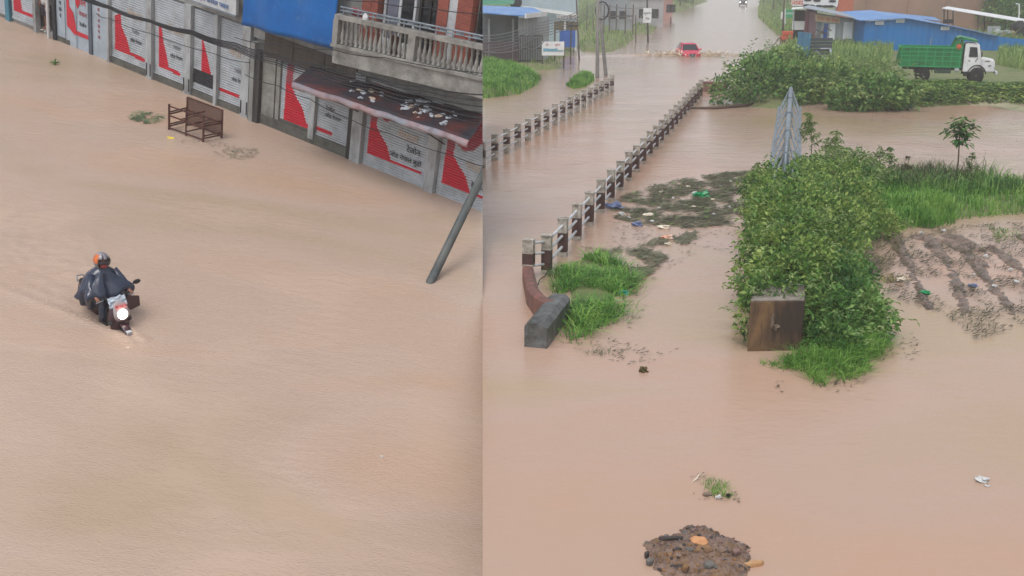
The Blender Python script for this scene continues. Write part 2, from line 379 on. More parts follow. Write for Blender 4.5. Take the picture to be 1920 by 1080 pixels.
mb = MB(); mb.v = [(x, y, z) for (x, y), z in zip(PP.tolist(), ZZ.tolist())]; nx = len(xs)
mb.f = [(j * nx + i, j * nx + i + 1, (j + 1) * nx + i + 1, (j + 1) * nx + i) for j in range(len(ys) - 1) for i in range(nx - 1) if ys[j] > 33 or xs[i] > 0]; mb.m = [0] * len(mb.f)
obj('river_bank', mb, M_ground, smooth=True)['kind'] = 'structure'

# ploughed mud with water standing in the furrows
CREST = [[(1680, 450), (1712, 515), (1742, 580)], [(1745, 450), (1789, 512), (1813, 593), (1842, 636)], [(1805, 466), (1871, 550), (1908, 595)],
         [(1860, 466), (1925, 515), (1990, 570)], [(1622, 450), (1634, 500), (1646, 556)], [(1765, 440), (1800, 450), (1835, 470)], [(1845, 430), (1900, 440), (1990, 470)], [(1720, 445), (1780, 455), (1850, 500)]]
CREST = [[np.array(R(x, y).xy) for x, y in c] for c in CREST]
x0, x1, y0, y1 = 7.6, 18, 19.4, 29.6
nx, ny = 190, 190; G = np.stack(np.meshgrid(np.linspace(x0, x1, nx), np.linspace(y0, y1, ny)), -1).reshape(-1, 2)
d = np.full(len(G), 9.0)
for c in CREST:
    for a, b in zip(c, c[1:]):
        ab = b - a; t = np.clip(((G - a) @ ab) / (ab @ ab), 0, 1); d = np.minimum(d, np.linalg.norm(G - (a + t[:, None] * ab), axis=1))
edge = np.clip((G[:, 1] - 20.0) / 2.5, 0, 1) * np.clip((29.4 - G[:, 1]) / .8, 0, 1) * np.clip((G[:, 0] - 8.0) / .6, 0, 1)
zz = -.09 + edge * (.128 * np.exp(-(d / .2) ** 2) + .05 * np.clip((G[:, 1] - 25.5) / 2.5, 0, 1))
zz += np.array([edge[0] * 0 + .06 * noise.noise(Vector((x * 1.6, y * 1.1, 5))) + .05 * noise.noise(Vector((x * 6, y * 6, 9))) + .035 * noise.noise(Vector((x * 15, y * 15, 2))) for x, y in G])
mb = MB(); mb.v = [(x, y, z) for (x, y), z in zip(G.tolist(), zz.tolist())]
mb.f = [(j * nx + i, j * nx + i + 1, (j + 1) * nx + i + 1, (j + 1) * nx + i) for j in range(ny - 1) for i in range(nx - 1)]; mb.m = [0] * len(mb.f)
obj('mud_field', mb, M_soil, smooth=True)['kind'] = 'structure'
# ================================================================== the sloping street of shuttered shops
M_shut = mat('shutter_steel', (184, 189, 194), (158, 164, 168), 2.5, .4, bump=.05, c3=(140, 136, 130), s3=1.6, a3=.5, t3=.6)
M_adred = mat('advert_red', (196, 30, 52), (176, 26, 44), 4, .5)
M_adpale = mat('advert_faded', (196, 176, 158), (178, 158, 140), 4, .5)
M_adpurple = mat('advert_dull_red', (168, 62, 78), (150, 74, 80), 4, .55)
M_pillar = mat('pillar_plaster', (176, 180, 182), (146, 150, 152), 2.5, .7, c3=(94, 88, 78), s3=1.5, a3=.7, stretch=(1, 1, .4))
M_plinth = mat('wet_plinth', (98, 98, 92), (66, 68, 64), 3, .5, bump=.2)
M_wallgrey = mat('stained_plaster', (158, 160, 158), (122, 122, 118), 1.6, .8, bump=.25, c3=(60, 58, 54), s3=1.1, stretch=(1, 1, .5))
M_doorpaint = mat('pale_blue_gate', (166, 178, 188), (146, 158, 168), 2, .45)
M_dkgap = mat('dark_recess', (44, 46, 50), (32, 34, 38), 4, .7)
M_brick = bpy.data.materials.new('red_brick'); M_brick.use_nodes = True
n = M_brick.node_tree.nodes; l = M_brick.node_tree.links
bt = n.new('ShaderNodeTexBrick'); bt.inputs['Scale'].default_value = 9; bt.inputs['Color1'].default_value = (*lin((150, 74, 58)), 1); bt.inputs['Color2'].default_value = (*lin((128, 60, 48)), 1)
bt.inputs['Mortar'].default_value = (*lin((140, 120, 108)), 1); bt.inputs['Mortar Size'].default_value = .022; bt.inputs['Row Height'].default_value = .5; bt.inputs['Brick Width'].default_value = 1.6
tc = n.new('ShaderNodeTexCoord'); cx = n.new('ShaderNodeSeparateXYZ'); cb = n.new('ShaderNodeCombineXYZ'); av = n.new('ShaderNodeMath')
l.new(tc.outputs['Object'], cx.inputs[0]); l.new(cx.outputs[0], av.inputs[0]); l.new(cx.outputs[1], av.inputs[1]); l.new(av.outputs[0], cb.inputs[0]); l.new(cx.outputs[2], cb.inputs[1])
l.new(cb.outputs[0], bt.inputs['Vector']); l.new(bt.outputs[0], n['Principled BSDF'].inputs['Base Color']); n['Principled BSDF'].inputs['Roughness'].default_value = .8
M_faint = mat('faded_ink', (96, 98, 104), (120, 122, 128), 9, .6)
AD = [(.06, .17), (.08, 1.2), (.2, 1.2), (.17, .62), (.26, .50), (.36, .40), (.44, .215), (.92, .215), (.92, .17)]
BANNER = [(.2, 1.2), (.19, .80), (.30, .72), (.42, .78), (.50, .90), (.62, .88), (.62, 1.2)]
def inpoly(pts, x, y):
    c = False
    for (ax, ay), (bx, by) in zip(pts, pts[1:] + pts[:1]):
        if (ay > y) != (by > y) and x < (bx - ax) * (y - ay) / (by - ay) + ax: c = not c
    return c
def shutter(parent, s0, s1, z0, z1, dep=.05, ad=AD, band=None, pitch=.074, mats=None, adh=2.3, clip=0, banner=True, u0=0, u1=1, dark=None, fade=.66):
    """roller shutter of curved slats; the painted advert is a material of its own slats"""
    mb = MB(); nu = max(6, int((s1 - s0) / .02)); rows = int((z1 - z0) / pitch)
    prof = ((0, .034), (.2, .0), (.66, .004), (.84, .034))
    zs = [(z0 + r * pitch + f * pitch, o) for r in range(rows) for f, o in prof] + [(z0 + rows * pitch, .034)]
    for z, o in zs:
        for i in range(nu + 1): mb.v.append((s0 + (s1 - s0) * i / nu, dep + o, z))
    for j in range(len(zs) - 1):
        for i in range(nu):
            b = j * (nu + 1) + i; mb.f.append((b, b + 1, b + nu + 2, b + nu + 1))
            u = u0 + (u1 - u0) * (i + .5) / nu; h = (zs[j][0] + zs[j + 1][0]) / 2; wv = h / adh; k = 0
            if ad and inpoly(ad, u, wv): k = 1 if wv < fade + .05 * noise.noise(Vector((u * 6, s0, wv * 9))) else 2
            elif banner and inpoly(BANNER, u, wv): k = 2
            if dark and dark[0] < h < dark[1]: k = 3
            mb.m.append(k)
    mb.bb((s0, dep - .02, z0 - .05), (s1, dep + .02, z0), 0)
    return obj('shutter', mb, [M_shut, M_adred, M_adpurple, M_dkgap], parent, clip=clip)
def lettering(parent, txt, s, z, size, m=None, dep=.03, clip=0, name='lettering'):
    return obj(name, text_mb(txt, size, Matrix.Translation((s, dep, z))), m or M_ink, parent, clip=clip)
def bld(name, label, cat, s0): return thing(name, label, cat, fr=FF, loc=(s0, 0, 0))
def upper(parent, s0, s1, z0, m, clip=0):
    mb = MB(); mb.bb((s0, .16, -.6), (s1, 3.2, 5.8)); mb.bb((s0, .02, z0), (s1, .16, 5.8)); obj('wall', mb, m, parent, clip=clip)
    mb = MB(); mb.bb((s0 - .02, -.1, 5.8), (s1 + .02, 3.4, 6.0)); obj('roof', mb, M_conc, parent, clip=clip)

# --- far left shop with a turquoise post and the open doorway
b = bld('shop_building', 'white shuttered shop with a turquoise post and an open doorway at its right', 'shop', -7)
mb = MB(); mb.bb((-11.5, .5, -.6), (-4.85, 4.6, 6.4)); mb.bb((-11.5, .12, 2.7), (-4.85, .5, 6.4)); mb.bb((-11.5, .12, -.6), (-5.82, .5, .16)); mb.bb((-5.62, .12, -.6), (-4.85, .5, .10), 0)
obj('wall', mb, M_wallgrey, b)
mb = MB(); mb.bb((-11.52, 0, 6.4), (-4.87, 4.8, 6.6)); obj('roof', mb, M_conc, b)
shutter(b, -11.2, -7.55, .2, 2.7, ad=None, banner=False)
sh = shutter(b, -7.15, -5.86, .2, 2.7, adh=2.5)
mb = MB(); mb.bb((-7.46, -.02, -.5), (-7.24, .12, 2.7)); obj('post', mb, mat('turquoise_post', (70, 130, 150), (56, 110, 130), 3, .5), b)
mb = MB(); mb.bb((-5.86, -.05, -.5), (-5.72, .14, 2.7)); obj('pillar', mb, M_pillar, b)
mb = MB(); mb.bb((-5.7, .44, .06), (-5.15, .48, 2.2)); obj('door', mb, M_dkgap, b)
lettering(sh, 'नयाँ घर', -6.3, 1.25, .2)
pp = MB(); pp.tube([(-5.02, -.06, -.5), (-5.02, -.06, 6.2)], .055, 10)
for k in range(9): pp.tube([(-5.02, -.06, .3 + k * .62), (-5.02, -.06, .4 + k * .62)], .066, 10)
solo('drain_pipe', pp, M_plasticw, 'white plastic drain pipe running down beside the open doorway', 'drain pipe', fr=FF, loc=(-5.02, -.06, 0))

# --- pale gates with a red advert
b = bld('gated_shop', 'shop front of flat pale blue metal gates painted with a red advert', 'shop', -3.4)
upper(b, -4.84, -1.98, 2.75, M_wallgrey)
mb = MB(); mb.bb((-4.84, -.04, -.5), (-4.68, .16, 2.75)); obj('pillar', mb, M_dkgap, b)
mb = MB(); mb.bb((-4.68, .02, -.5), (-4.02, .16, .16)); obj('step', mb, M_plinth, b)
for s0, s1, z0 in ((-4.66, -4.24, .18), (-4.2, -3.66, -.4), (-3.62, -3.0, -.4), (-2.82, -2.06, -.4)):
    mb = MB(); mb.bb((s0, .03, z0), (s1, .07, 2.72)); mb.bb((s0, .02, z0), (s0 + .03, .03, 2.72)); mb.bb((s1 - .03, .02, z0), (s1, .03, 2.72)); mb.bb((s0, .02, 1.9), (s1, .03, 1.94))
    obj('gate_leaf', mb, M_doorpaint, b)
mb = MB(); mb.bb((-2.99, -.02, -.5), (-2.83, .14, 2.75)); obj('post', mb, mat('grey_blue_post', (84, 92, 104), (70, 78, 90), 3, .5), b)
g = MB()
def adpoly(pts, s0, s1, z0, z1): return [(s0 + (s1 - s0) * u, .012, z0 + (z1 - z0) * v) for u, v in pts]
g.ext(adpoly([(0, .12), (.1, .1), (.36, .0), (.44, .06), (.40, .22), (.30, .42), (.12, .52), (.10, .80), (.0, 1)], -4.12, -3.02, .42, 2.2), (0, .006, 0))
g.ext(adpoly([(.12, .84), (.30, .72), (.42, .66), (.5, .52), (.62, .62), (.52, .78), (.34, 1), (.13, 1)], -4.12, -3.02, .42, 2.2), (0, .006, 0))
g.ext(adpoly([(.44, .02), (.98, .02), (.98, .09), (.44, .1)], -4.12, -3.02, .42, 2.2), (0, .006, 0))
obj('advert', g, M_adred, b)
lettering(b, 'घर', -3.3, 1.62, .36, M_adred, .012); lettering(b, 'नेपाल', -3.3, 1.22, .2, M_adpurple, .012); lettering(b, 'रेजोन', -3.3, .86, .17, None, .012)
def vlet(parent, words, s, z, size, m):
    for k, t in enumerate(words): lettering(parent, t, s, z - k * size * 1.05, size, m, .014)
vlet(b, ['स', 'म', 'न', 'प', 'क', 'र'], -4.46, 1.95, .2, M_ink); vlet(b, ['न', 'म', 'र', 'व', 'स', 'ग', 'ल'], -2.5, 1.75, .17, M_adpurple)

# --- the long white shop with four shutters
b = bld('white_shop', 'long white shop front of four silver roller shutters between narrow white pillars', 'shop', 1.2)
upper(b, -1.96, 4.4, 2.78, M_wallgrey)
mb = MB(); mb.bb((-1.96, .0, -.5), (4.4, .15, .2)); obj('step', mb, M_plinth, b)
for s0, s1 in ((-2.02, -1.92), (-.13, .12), (1.58, 1.88), (2.9, 3.02), (4.06, 4.38)):
    mb = MB(); mb.bb((s0, -.07, -.5), (s1, .15, 2.78)); obj('pillar', mb, M_pillar, b)
    if s1 - s0 > .2:
        mb = MB(); mb.bb((s0 + .02, -.085, .1), (s0 + .06, -.072, .5)); mb.bb((s1 - .06, -.085, .1), (s1 - .02, -.072, .5)); obj('shutter_lock', mb, M_dark, b)
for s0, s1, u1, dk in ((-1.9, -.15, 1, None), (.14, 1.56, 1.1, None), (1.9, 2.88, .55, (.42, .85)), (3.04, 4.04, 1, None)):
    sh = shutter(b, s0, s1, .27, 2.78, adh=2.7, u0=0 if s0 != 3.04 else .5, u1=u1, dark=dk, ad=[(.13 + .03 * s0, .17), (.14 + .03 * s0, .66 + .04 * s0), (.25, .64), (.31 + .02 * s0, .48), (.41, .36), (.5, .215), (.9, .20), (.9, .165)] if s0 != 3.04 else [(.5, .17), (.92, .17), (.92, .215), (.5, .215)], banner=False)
    if s0 != 1.9: lettering(sh, 'रेजोन' if s0 < 0 else 'पसल', (s0 + s1) / 2 + .3, 1.3, .17, M_faint); lettering(sh, 'जोड नेपाल', (s0 + s1) / 2 + .3, 1.0, .14)
    if s0 != 1.9: lettering(sh, 'नेपाल', (s0 + s1) / 2 + .25, 1.8, .34, M_adpale)
mb = MB(); mb.bb((2.2, -.3, 3.05), (4.0, -.2, 3.8)); sg = obj('signboard', mb, M_whitemetal, b)
mb = MB(); mb.bb((2.19, -.32, 3.0), (4.01, -.19, 3.05)); obj('frame', mb, M_steel, sg)
lettering(sg, 'राम जनरल पसल', 3.1, 3.2, .2, mat('sign_blue', (58, 104, 160), (48, 88, 140), 3, .5), -.315)

# --- grey plastered shop behind the hanging tarpaulin
b = bld('grey_shop', 'grey plastered shop with old wooden boards above its shutters, under the balcony', 'shop', 6.4)
upper(b, 4.42, 8.44, 2.5, M_wallgrey)
mb = MB(); mb.bb((4.42, -.02, -.5), (8.4, .155, .3)); obj('step', mb, M_plinth, b)
mb = MB(); mb.bb((4.5, -.16, -.5), (4.66, .02, 2.4)); obj('post', mb, M_wallgrey, b)
mb = MB(); mb.bb((4.66, -.12, -.5), (4.84, .0, 2.2)); obj('post', mb, mat('dark_wood_post', (70, 68, 66), (48, 46, 46), 3, .7, stretch=(1, 1, .2)), b)
for k, s0 in enumerate((4.86, 5.42)):
    mb = MB(); mb.bb((s0, .0, .3), (s0 + (.5, .14)[k], .15, 2.1)); obj('panel', mb, mat('flaking_plaster', (150, 150, 144), (112, 112, 106), 2.2, .7, c3=(84, 82, 76), s3=1.4), b)
for s0, s1 in ((4.9, 6.0), (6.03, 7.2), (7.23, 8.4)):
    mb = MB()
    for k in range(5): mb.bb((s0, -.02 + .003 * k, 2.1 + k * .13), (s1, .018, 2.225 + k * .13))
    obj('board', mb, M_wood, b)
sh = shutter(b, 5.58, 6.78, .36, 2.08, adh=2.3, u1=.5, banner=False); obj('painted_base', MB().bb((5.58, .02, .31), (6.78, .06, .37)), M_plinth, sh)
mb = MB(); mb.bb((6.8, -.06, .15), (7.0, .15, 2.08)); obj('pillar', mb, M_pillar, b)
sh = shutter(b, 7.02, 8.24, .36, 2.08, adh=2.3, u0=.5, ad=[(.5, .2), (.75, .2), (.75, .245), (.5, .245)], banner=False)
lettering(sh, 'रेजोन', 7.5, 1.2, .17); lettering(sh, 'जोड नेपाल', 7.62, 1.0, .15); lettering(sh, 'नेपाल', 7.6, 1.65, .2, M_adpale)
mb = MB(); mb.bb((8.25, -.04, -.4), (8.38, .15, 2.1)); obj('post', mb, M_dark, b)

# --- balcony house over the two red painted shutters
SK = .088
def zk(s, z): return z + SK * (s - 8.3)
b = bld('balcony_house', 'red brick house with a grey concrete balcony over two shutters with red adverts', 'house', 11)
mb = MB(); mb.bb((8.42, .16, -.6), (15.5, 2.0, 6.0)); mb.bb((8.42, .0, 2.55), (15.5, .16, 3.4)); obj('wall', mb, M_wallgrey, b, clip=-1)
for s0, s1, m in ((8.42, 8.78, M_pillar), (11.08, 11.4, M_pillar)):
    mb = MB(); mb.bb((s0, -.08, -.5), (s1, .15, 2.55)); obj('pillar', mb, m, b)
sh = shutter(b, 8.8, 11.06, -.1, 2.5, adh=2.0)
lettering(sh, 'रेजोन', 10.55, .92, .24); lettering(sh, 'जोड नेपाल बुढो', 10.3, .62, .2); lettering(sh, 'नेपाल', 10.3, 1.25, .34, M_adpale)
sh = shutter(b, 11.42, 13.9, -.1, 2.5, adh=2.0, clip=-1)
lettering(sh, 'रेजोन', 12.75, .62, .22, clip=-1); lettering(sh, 'नेपाल', 12.6, 1.1, .3, M_adpale, clip=-1)
# balcony slab, beam, rail and turned balusters
bal = MB()
def slab(s0, s1, o0, o1, z0, z1, m=0):
    p = [(s0, -o0, zk(s0, z0)), (s1, -o0, zk(s1, z0)), (s1, -o1, zk(s1, z0)), (s0, -o1, zk(s0, z0))]
    bal.add(p + [(x, y, z + z1 - z0) for x, y, z in p], [(0, 1, 2, 3), (7, 6, 5, 4), (0, 4, 5, 1), (1, 5, 6, 2), (2, 6, 7, 3), (3, 7, 4, 0)], m)
slab(8.28, 15, .0, .95, 2.92, 3.36); slab(8.22, 15, .0, 1.0, 3.36, 3.44)
ob = obj('balcony', bal, M_conc, b, clip=-1)
bal = MB(); slab(8.28, 15, .78, .98, 4.1, 4.22); obj('handrail', bal, M_conc, ob, clip=-1)
for s0, s1 in ((8.25, 8.42), (10.72, 10.95)):
    bal = MB(); slab(s0, s1, .78, .98, 3.44, 4.1); obj('newel', bal, M_conc, ob, clip=-1)
prof = [(.055, 0), (.055, .05), (.03, .08), (.058, .2), (.05, .28), (.028, .42), (.026, .5), (.045, .54), (.028, .58), (.055, .62), (.055, .66)]
s = 8.52
while s < 13.35:
    if abs(s - 10.83) > .18:
        mb = MB(); mb.lathe((s, -.88, zk(s, 3.44)), (0, 0, 1), prof, 8); obj('baluster', mb, M_conc, ob, clip=-1, smooth=True)
    s += .158
mb = MB(); mb.tube([(8.4, -.9, zk(8.4, 4.42)), (15, -.9, zk(15, 4.42))], .025, 6); mb.tube([(8.4, -.9, zk(8.4, 4.33)), (15, -.9, zk(15, 4.33))], .018, 6)
for k in range(12):
    s = 8.5 + k * .5; mb.tube([(s, -.9, zk(s, 4.2)), (s, -.9, zk(s, 4.42))], .018, 6)
    for q in range(3): mb.lathe((s + .12 + q * .075, -.89, zk(s, 4.37)), (0, 1, 0), [(.03, 0), (.042, 0), (.042, .02), (.03, .02)], 10)
obj('rail_pipe', mb, M_steel, ob, clip=-1)
# upper front: brick piers, tall windows, dark doorway
for s0, s1, m in ((8.45, 8.75, M_brick), (8.76, 8.98, M_brick), (10.9, 11.22, M_brick), (11.22, 11.5, M_whitemetal), (11.5, 11.95, M_brick)):
    mb = MB(); mb.bb((s0, -.12 if m is M_brick else -.08, 3.4), (s1, .16, 5.98)); obj('brick_pier' if m is M_brick else 'plaster_pier', mb, m, b, clip=-1)
for s0, s1 in ((9.05, 10.1), (10.2, 10.86), (12.05, 13.3)):
    mb = MB(); mb.bb((s0, .06, 3.5), (s0 + .07, .16, 5.9)); mb.bb((s1 - .07, .06, 3.5), (s1, .16, 5.9)); mb.bb((s0 + .07, .06, 3.5), (s1 - .07, .16, 3.7)); mb.bb(((s0 + s1) / 2 - .04, .07, 3.7), ((s0 + s1) / 2 + .04, .15, 5.9)); mb.bb((s0 + .07, .08, 5.0), (s1 - .07, .14, 5.06))
    wn = obj('window', mb, M_whitemetal if s0 < 10 else M_dark, b, clip=-1)
    mb = MB(); mb.bb((s0 + .07, .11, 3.7), (s1 - .07, .13, 5.9)); obj('pane', mb, M_glass, wn, clip=-1)
    if s0 < 10:
        mb = MB(); mb.grid(lambda u, v: (s0 + .1 + u * .35, .095 - .012 * math.sin(u * 30), 3.7 + v * 3.1), 24, 2); obj('curtain', mb, mat('grey_curtain', (120, 122, 136), (100, 102, 118), 3, .8), wn)
mb = MB(); mb.ball((8.75, -.7, zk(8.7, 4.32)), (.28, .12, .1), n=14, k=8, jit=.3); solo('cloth', mb, mat('red_cloth', (150, 44, 56), (120, 34, 46), 4, .8), 'dark red cloth bundled on the left end of the balcony rail', 'cloth', fr=FF, loc=(8.75, -.7, zk(8.7, 4.32)), smooth=True)
mb = MB(); mb.ball((9.25, -.9, zk(9.2, 4.22)), (.1, .06, .16), n=12, k=8, jit=.5); solo('rag', mb, M_plasticw, 'small white rag hanging over the balcony handrail', 'rag', fr=FF, loc=(9.25, -.9, zk(9.2, 4.22)), smooth=True)
mb = MB(); mb.bb((9.95, -.76, 3.55), (10.35, -.72, 4.1)); solo('board', mb, M_rust, 'small reddish board leaning inside the balcony balusters', 'board', fr=FF, loc=(10.1, -.74, 3.55))
# awning of rusty sheets with a curled pale lip
M_awn = mat('rusty_sheet', (112, 50, 42), (56, 40, 42), 1.6, .55, metal=.2, bump=.2, bscale=12, c3=(40, 46, 56), s3=.9, a3=.9, t3=.46)
M_lip = mat('awning_lip', (178, 142, 142), (142, 154, 166), 1.0, .5, c3=(96, 66, 62), s3=3, a3=.5)
def aw(u, v, dz=0.0):
    s = 6.75 + u * 6.0 + (.45 - .1 * u) * v; wob = .012 * math.sin(u * 23 + 1) * v + .04 * noise.noise(Vector((u * 9, v * 2, 1)))
    return (s, -.02 - 1.2 * v, lerp(2.28, 2.62, u) - (.16 + .14 * u) * v + wob + dz)
mb = MB(); mb.grid(lambda u, v: aw(u, v), 60, 8)
ao = obj('awning', mb, M_awn, b, smooth=True, clip=-1)
md = ao.modifiers.new('thick', 'SOLIDIFY'); md.thickness = .012
mb = MB(); mb.grid(lambda u, v: tuple(Vector(aw(u, 1)) + Vector((0, -.05 * math.sin(v * 2.6), -.16 * v - .02 * math.sin(u * 40) * v))), 60, 4); lo = obj('lip', mb, M_lip, ao, smooth=True, clip=-1)
lo.modifiers.new('thick', 'SOLIDIFY').thickness = .01
for s in (8.0, 11.0):
    mb = MB(); mb.bar((s + .62, -.09, 1.5), (s - .1, -1.1, 2.06 + (s - 8) * .06), .035, .035); obj('strut', mb, M_dark, ao)
SCR = mat('pale_scraps', (196, 200, 206), (150, 158, 168), 14, .5)
lr = random.Random(3)
for k in range(44):
    u = lr.choice((.36, .42, .63, .68, .72, .8, .85)) + lr.gauss(0, .045); v = min(.93, max(.1, .45 + lr.gauss(0, .2)))
    p = Vector(aw(u, v)); sz = .04 + .07 * lr.random()
    mb = MB(); mb.ball((0, 0, 0), (sz, sz * .7, sz * .35), n=7, k=4, jit=1.3)
    T = Matrix.Rotation(lr.random() * 6, 3, 'Z'); mb.v = [tuple(T @ Vector(q) + p + Vector((0, 0, sz * .28))) for q in mb.v]
    if Fc(905, 200, .5).x > p.x + .15: solo('scrap', mb, SCR if k % 5 else M_adpale, 'pale crumpled scrap of rubbish lying on the rusty awning', 'rubbish', 'rubbish on the rusty awning', fr=FF, loc=p)
# blue tarpaulin hung in front of the upper floor
M_tarp = mat('blue_tarpaulin', (0, 102, 176), (0, 86, 158), 1.5, .4, bump=.2, bscale=5, c3=(110, 150, 176), s3=.9, a3=.55, t3=.6)
def tp(u, v):
    z0 = lerp(2.9, 3.12, u); return (lerp(4.45, 7.86, u) + .06 * v, -.5 + .05 * math.sin(u * 13 + v * 3) + .05 * noise.noise(Vector((u * 4, v * 3, 0))) + .15 * v * 0, z0 + v * 3.2)
mb = MB(); mb.grid(tp, 40, 24)
o = solo('tarpaulin', mb, M_tarp, 'bright blue tarpaulin hung across the upper floor beside the balcony', 'tarpaulin', fr=FF, loc=(6.2, -.5, 2.9), smooth=True)
o.modifiers.new('thick', 'SOLIDIFY').thickness = .008
# cables sagging along the fronts
def cable(pts, o, r, label, grp=None):
    P = [Fc(x, y, o) for x, y in pts]; Q = []
    for a, bq in zip(P, P[1:]):
        for k in range(6):
            t = k / 6; q = a.lerp(bq, t); q.z -= .05 * math.sin(math.pi * t); Q.append(q)
    Q.append(P[-1]); mb = MB(); mb.tube(Q, r, 6)
    solo('cable', mb, M_wire, label, 'cable', grp or 'black cables strung along the shop fronts', fr=FF, loc=tuple(Q[0]), clip=-1, smooth=True)
CG = 'black cable in the thick bundle strung along the shop fronts'
for k in range(6):
    dy = (k - 2.5) * 2.6
    cable([(150 - k * 4, -14 + dy * .3), (205, 14 + dy * .4), (280, 39 + dy * .35), (360, 61 + dy * .6), (440, 87 + dy * 1.0), (520, 112 + dy * 1.5), (600, 134 + dy * 1.8), (700, 160 + dy * 2.4), (800, 184 + dy * 3.2), (930, 208 + dy * 4.5)], 1.5, .012 if k % 2 else .018, CG)
cable([(440, 70), (520, 84), (620, 92), (720, 108), (930, 140)], 1.5, .012, 'thin black cable crossing the grey boards and the balcony beam')
cable([(625, -6), (700, 2), (800, 14), (930, 26)], 1.5, .012, 'thin black cable crossing the balcony windows near the top')
cable([(460, 140), (520, 160), (580, 185), (660, 225), (730, 250), (850, 292), (930, 316)], 1.3, .011, 'thin black cable drooping low in front of the red shutters')
cable([(180, 25), (204, 34), (280, 62), (400, 100), (470, 118)], 1.3, .01, 'thin black cable under the thick bundle in front of the white shop')

# --- things standing in the street
def at(x, y, z=0.0): return L(x, y, z)
mb = MB(); p0 = at(808, 527); p1 = L(934, 268, 2.5)
d = p1 - p0
mb.tube([p0 - d * .12, p0, p0 + d * .5, p1, p1 + d * .6], [.105, .105, .1, .095, .09], 14)
solo('leaning_pole', mb, mat('grey_pole', (78, 84, 84), (54, 60, 60), 4, .6, stretch=(1, 1, .3), bump=.1, c3=(120, 120, 114), s3=2), 'thick grey pole leaning steeply out of the brown water in front of the shutters', 'pole', fr=FL, loc=p0, clip=-1, smooth=True)
# rusty frame of a stall
P1, P2, P3, P4 = at(317, 243), at(351, 234), at(381, 266), at(415.5, 259)
b = thing('metal_rack', 'rusty brown metal rack standing in the flooded street before the shutters', 'rack', fr=FL, loc=P1)
H1, H2 = .76, .84
for p, h in ((P1, H1), (P2, H2), (P3, H1), (P4, H2)):
    mb = MB(); mb.bar(p + Vector((0, 0, -.4)), p + Vector((0, 0, h)), .05, .05); obj('post', mb, M_rust, b)
def up_(p, z): return p + Vector((0, 0, z))
for a, c, zs in ((P1, P3, (.06, .42, .70)), (P1, P2, (.1, .16, .46, .52)), (P3, P4, (.1, .17, .46, .53)), (P2, P4, (.08, .83, .45))):
    for z in zs:
        mb = MB(); mb.bar(up_(a, z), up_(c, z), .03, .035); obj('rail', mb, M_rust, b)
mb = MB()
for k in range(1, 40):
    q = P2.lerp(P4, k / 40); mb.bar(up_(q, .1), up_(q, .82), .016, .012)
obj('back_panel', mb, M_rust, b)
for t in (.33, .66):
    mb = MB(); mb.bar(up_(P1.lerp(P3, t), .42), up_(P2.lerp(P4, t), .42), .05, .02); obj('cross_bar', mb, M_rust, b)
for z in (.12, .3, .6):
    mb = MB(); mb.bar(up_(P1.lerp(P3, .5), z), up_(P2.lerp(P4, .5), z), .025, .03); obj('cross_bar', mb, M_rust, b)
mb = MB(); mb.bar(up_(P1.lerp(P3, .5), .0), up_(P1.lerp(P3, .5), .7), .035, .035); obj('post', mb, M_rust, b)
mb = MB(); q = at(320, 259); mb.ball(q + Vector((0, 0, .01)), (.09, .05, .03), n=10, k=5, jit=.8); solo('plastic_bag', mb, mat('yellow_plastic', (226, 200, 70), (206, 180, 50), 5, .4), 'yellow plastic bag floating at the foot of the rusty rack', 'plastic bag', fr=FL, loc=q)
mb = MB(); q = at(715, 857); mb.ball(q, (.03, .025, .03), n=8, k=5, jit=.8); solo('cup', mb, M_plasticw, 'tiny white plastic cup floating alone in the street water', 'cup', fr=FL, loc=q)
# ================================================================== people and the scooter
def body_mesh(J, E, root, sub=2):
    """one continuous body grown from joints (name: (pos, radius)) with a skin surface"""
    names = list(J); me = bpy.data.meshes.new('body'); me.from_pydata([J[k][0] for k in names], [(names.index(a), names.index(b)) for a, b in E], [])
    o = bpy.data.objects.new('body', me); COL.objects.link(o)
    m = o.modifiers.new('skin', 'SKIN'); m.use_smooth_shade = True
    for i, k in enumerate(names):
        r = J[k][1]; me.skin_vertices[0].data[i].radius = r if isinstance(r, tuple) else (r, r)
        me.skin_vertices[0].data[i].use_root = k == root
    s = o.modifiers.new('sub', 'SUBSURF'); s.levels = sub; s.render_levels = sub
    dg = bpy.context.evaluated_depsgraph_get(); ev = bpy.data.meshes.new_from_object(o.evaluated_get(dg))
    mb = MB(); mb.v = [tuple(q.co) for q in ev.vertices]; mb.f = [tuple(q.vertices) for q in ev.polygons]; mb.m = [0] * len(mb.f)
    bpy.data.objects.remove(o); bpy.data.meshes.remove(me); bpy.data.meshes.remove(ev)
    return mb
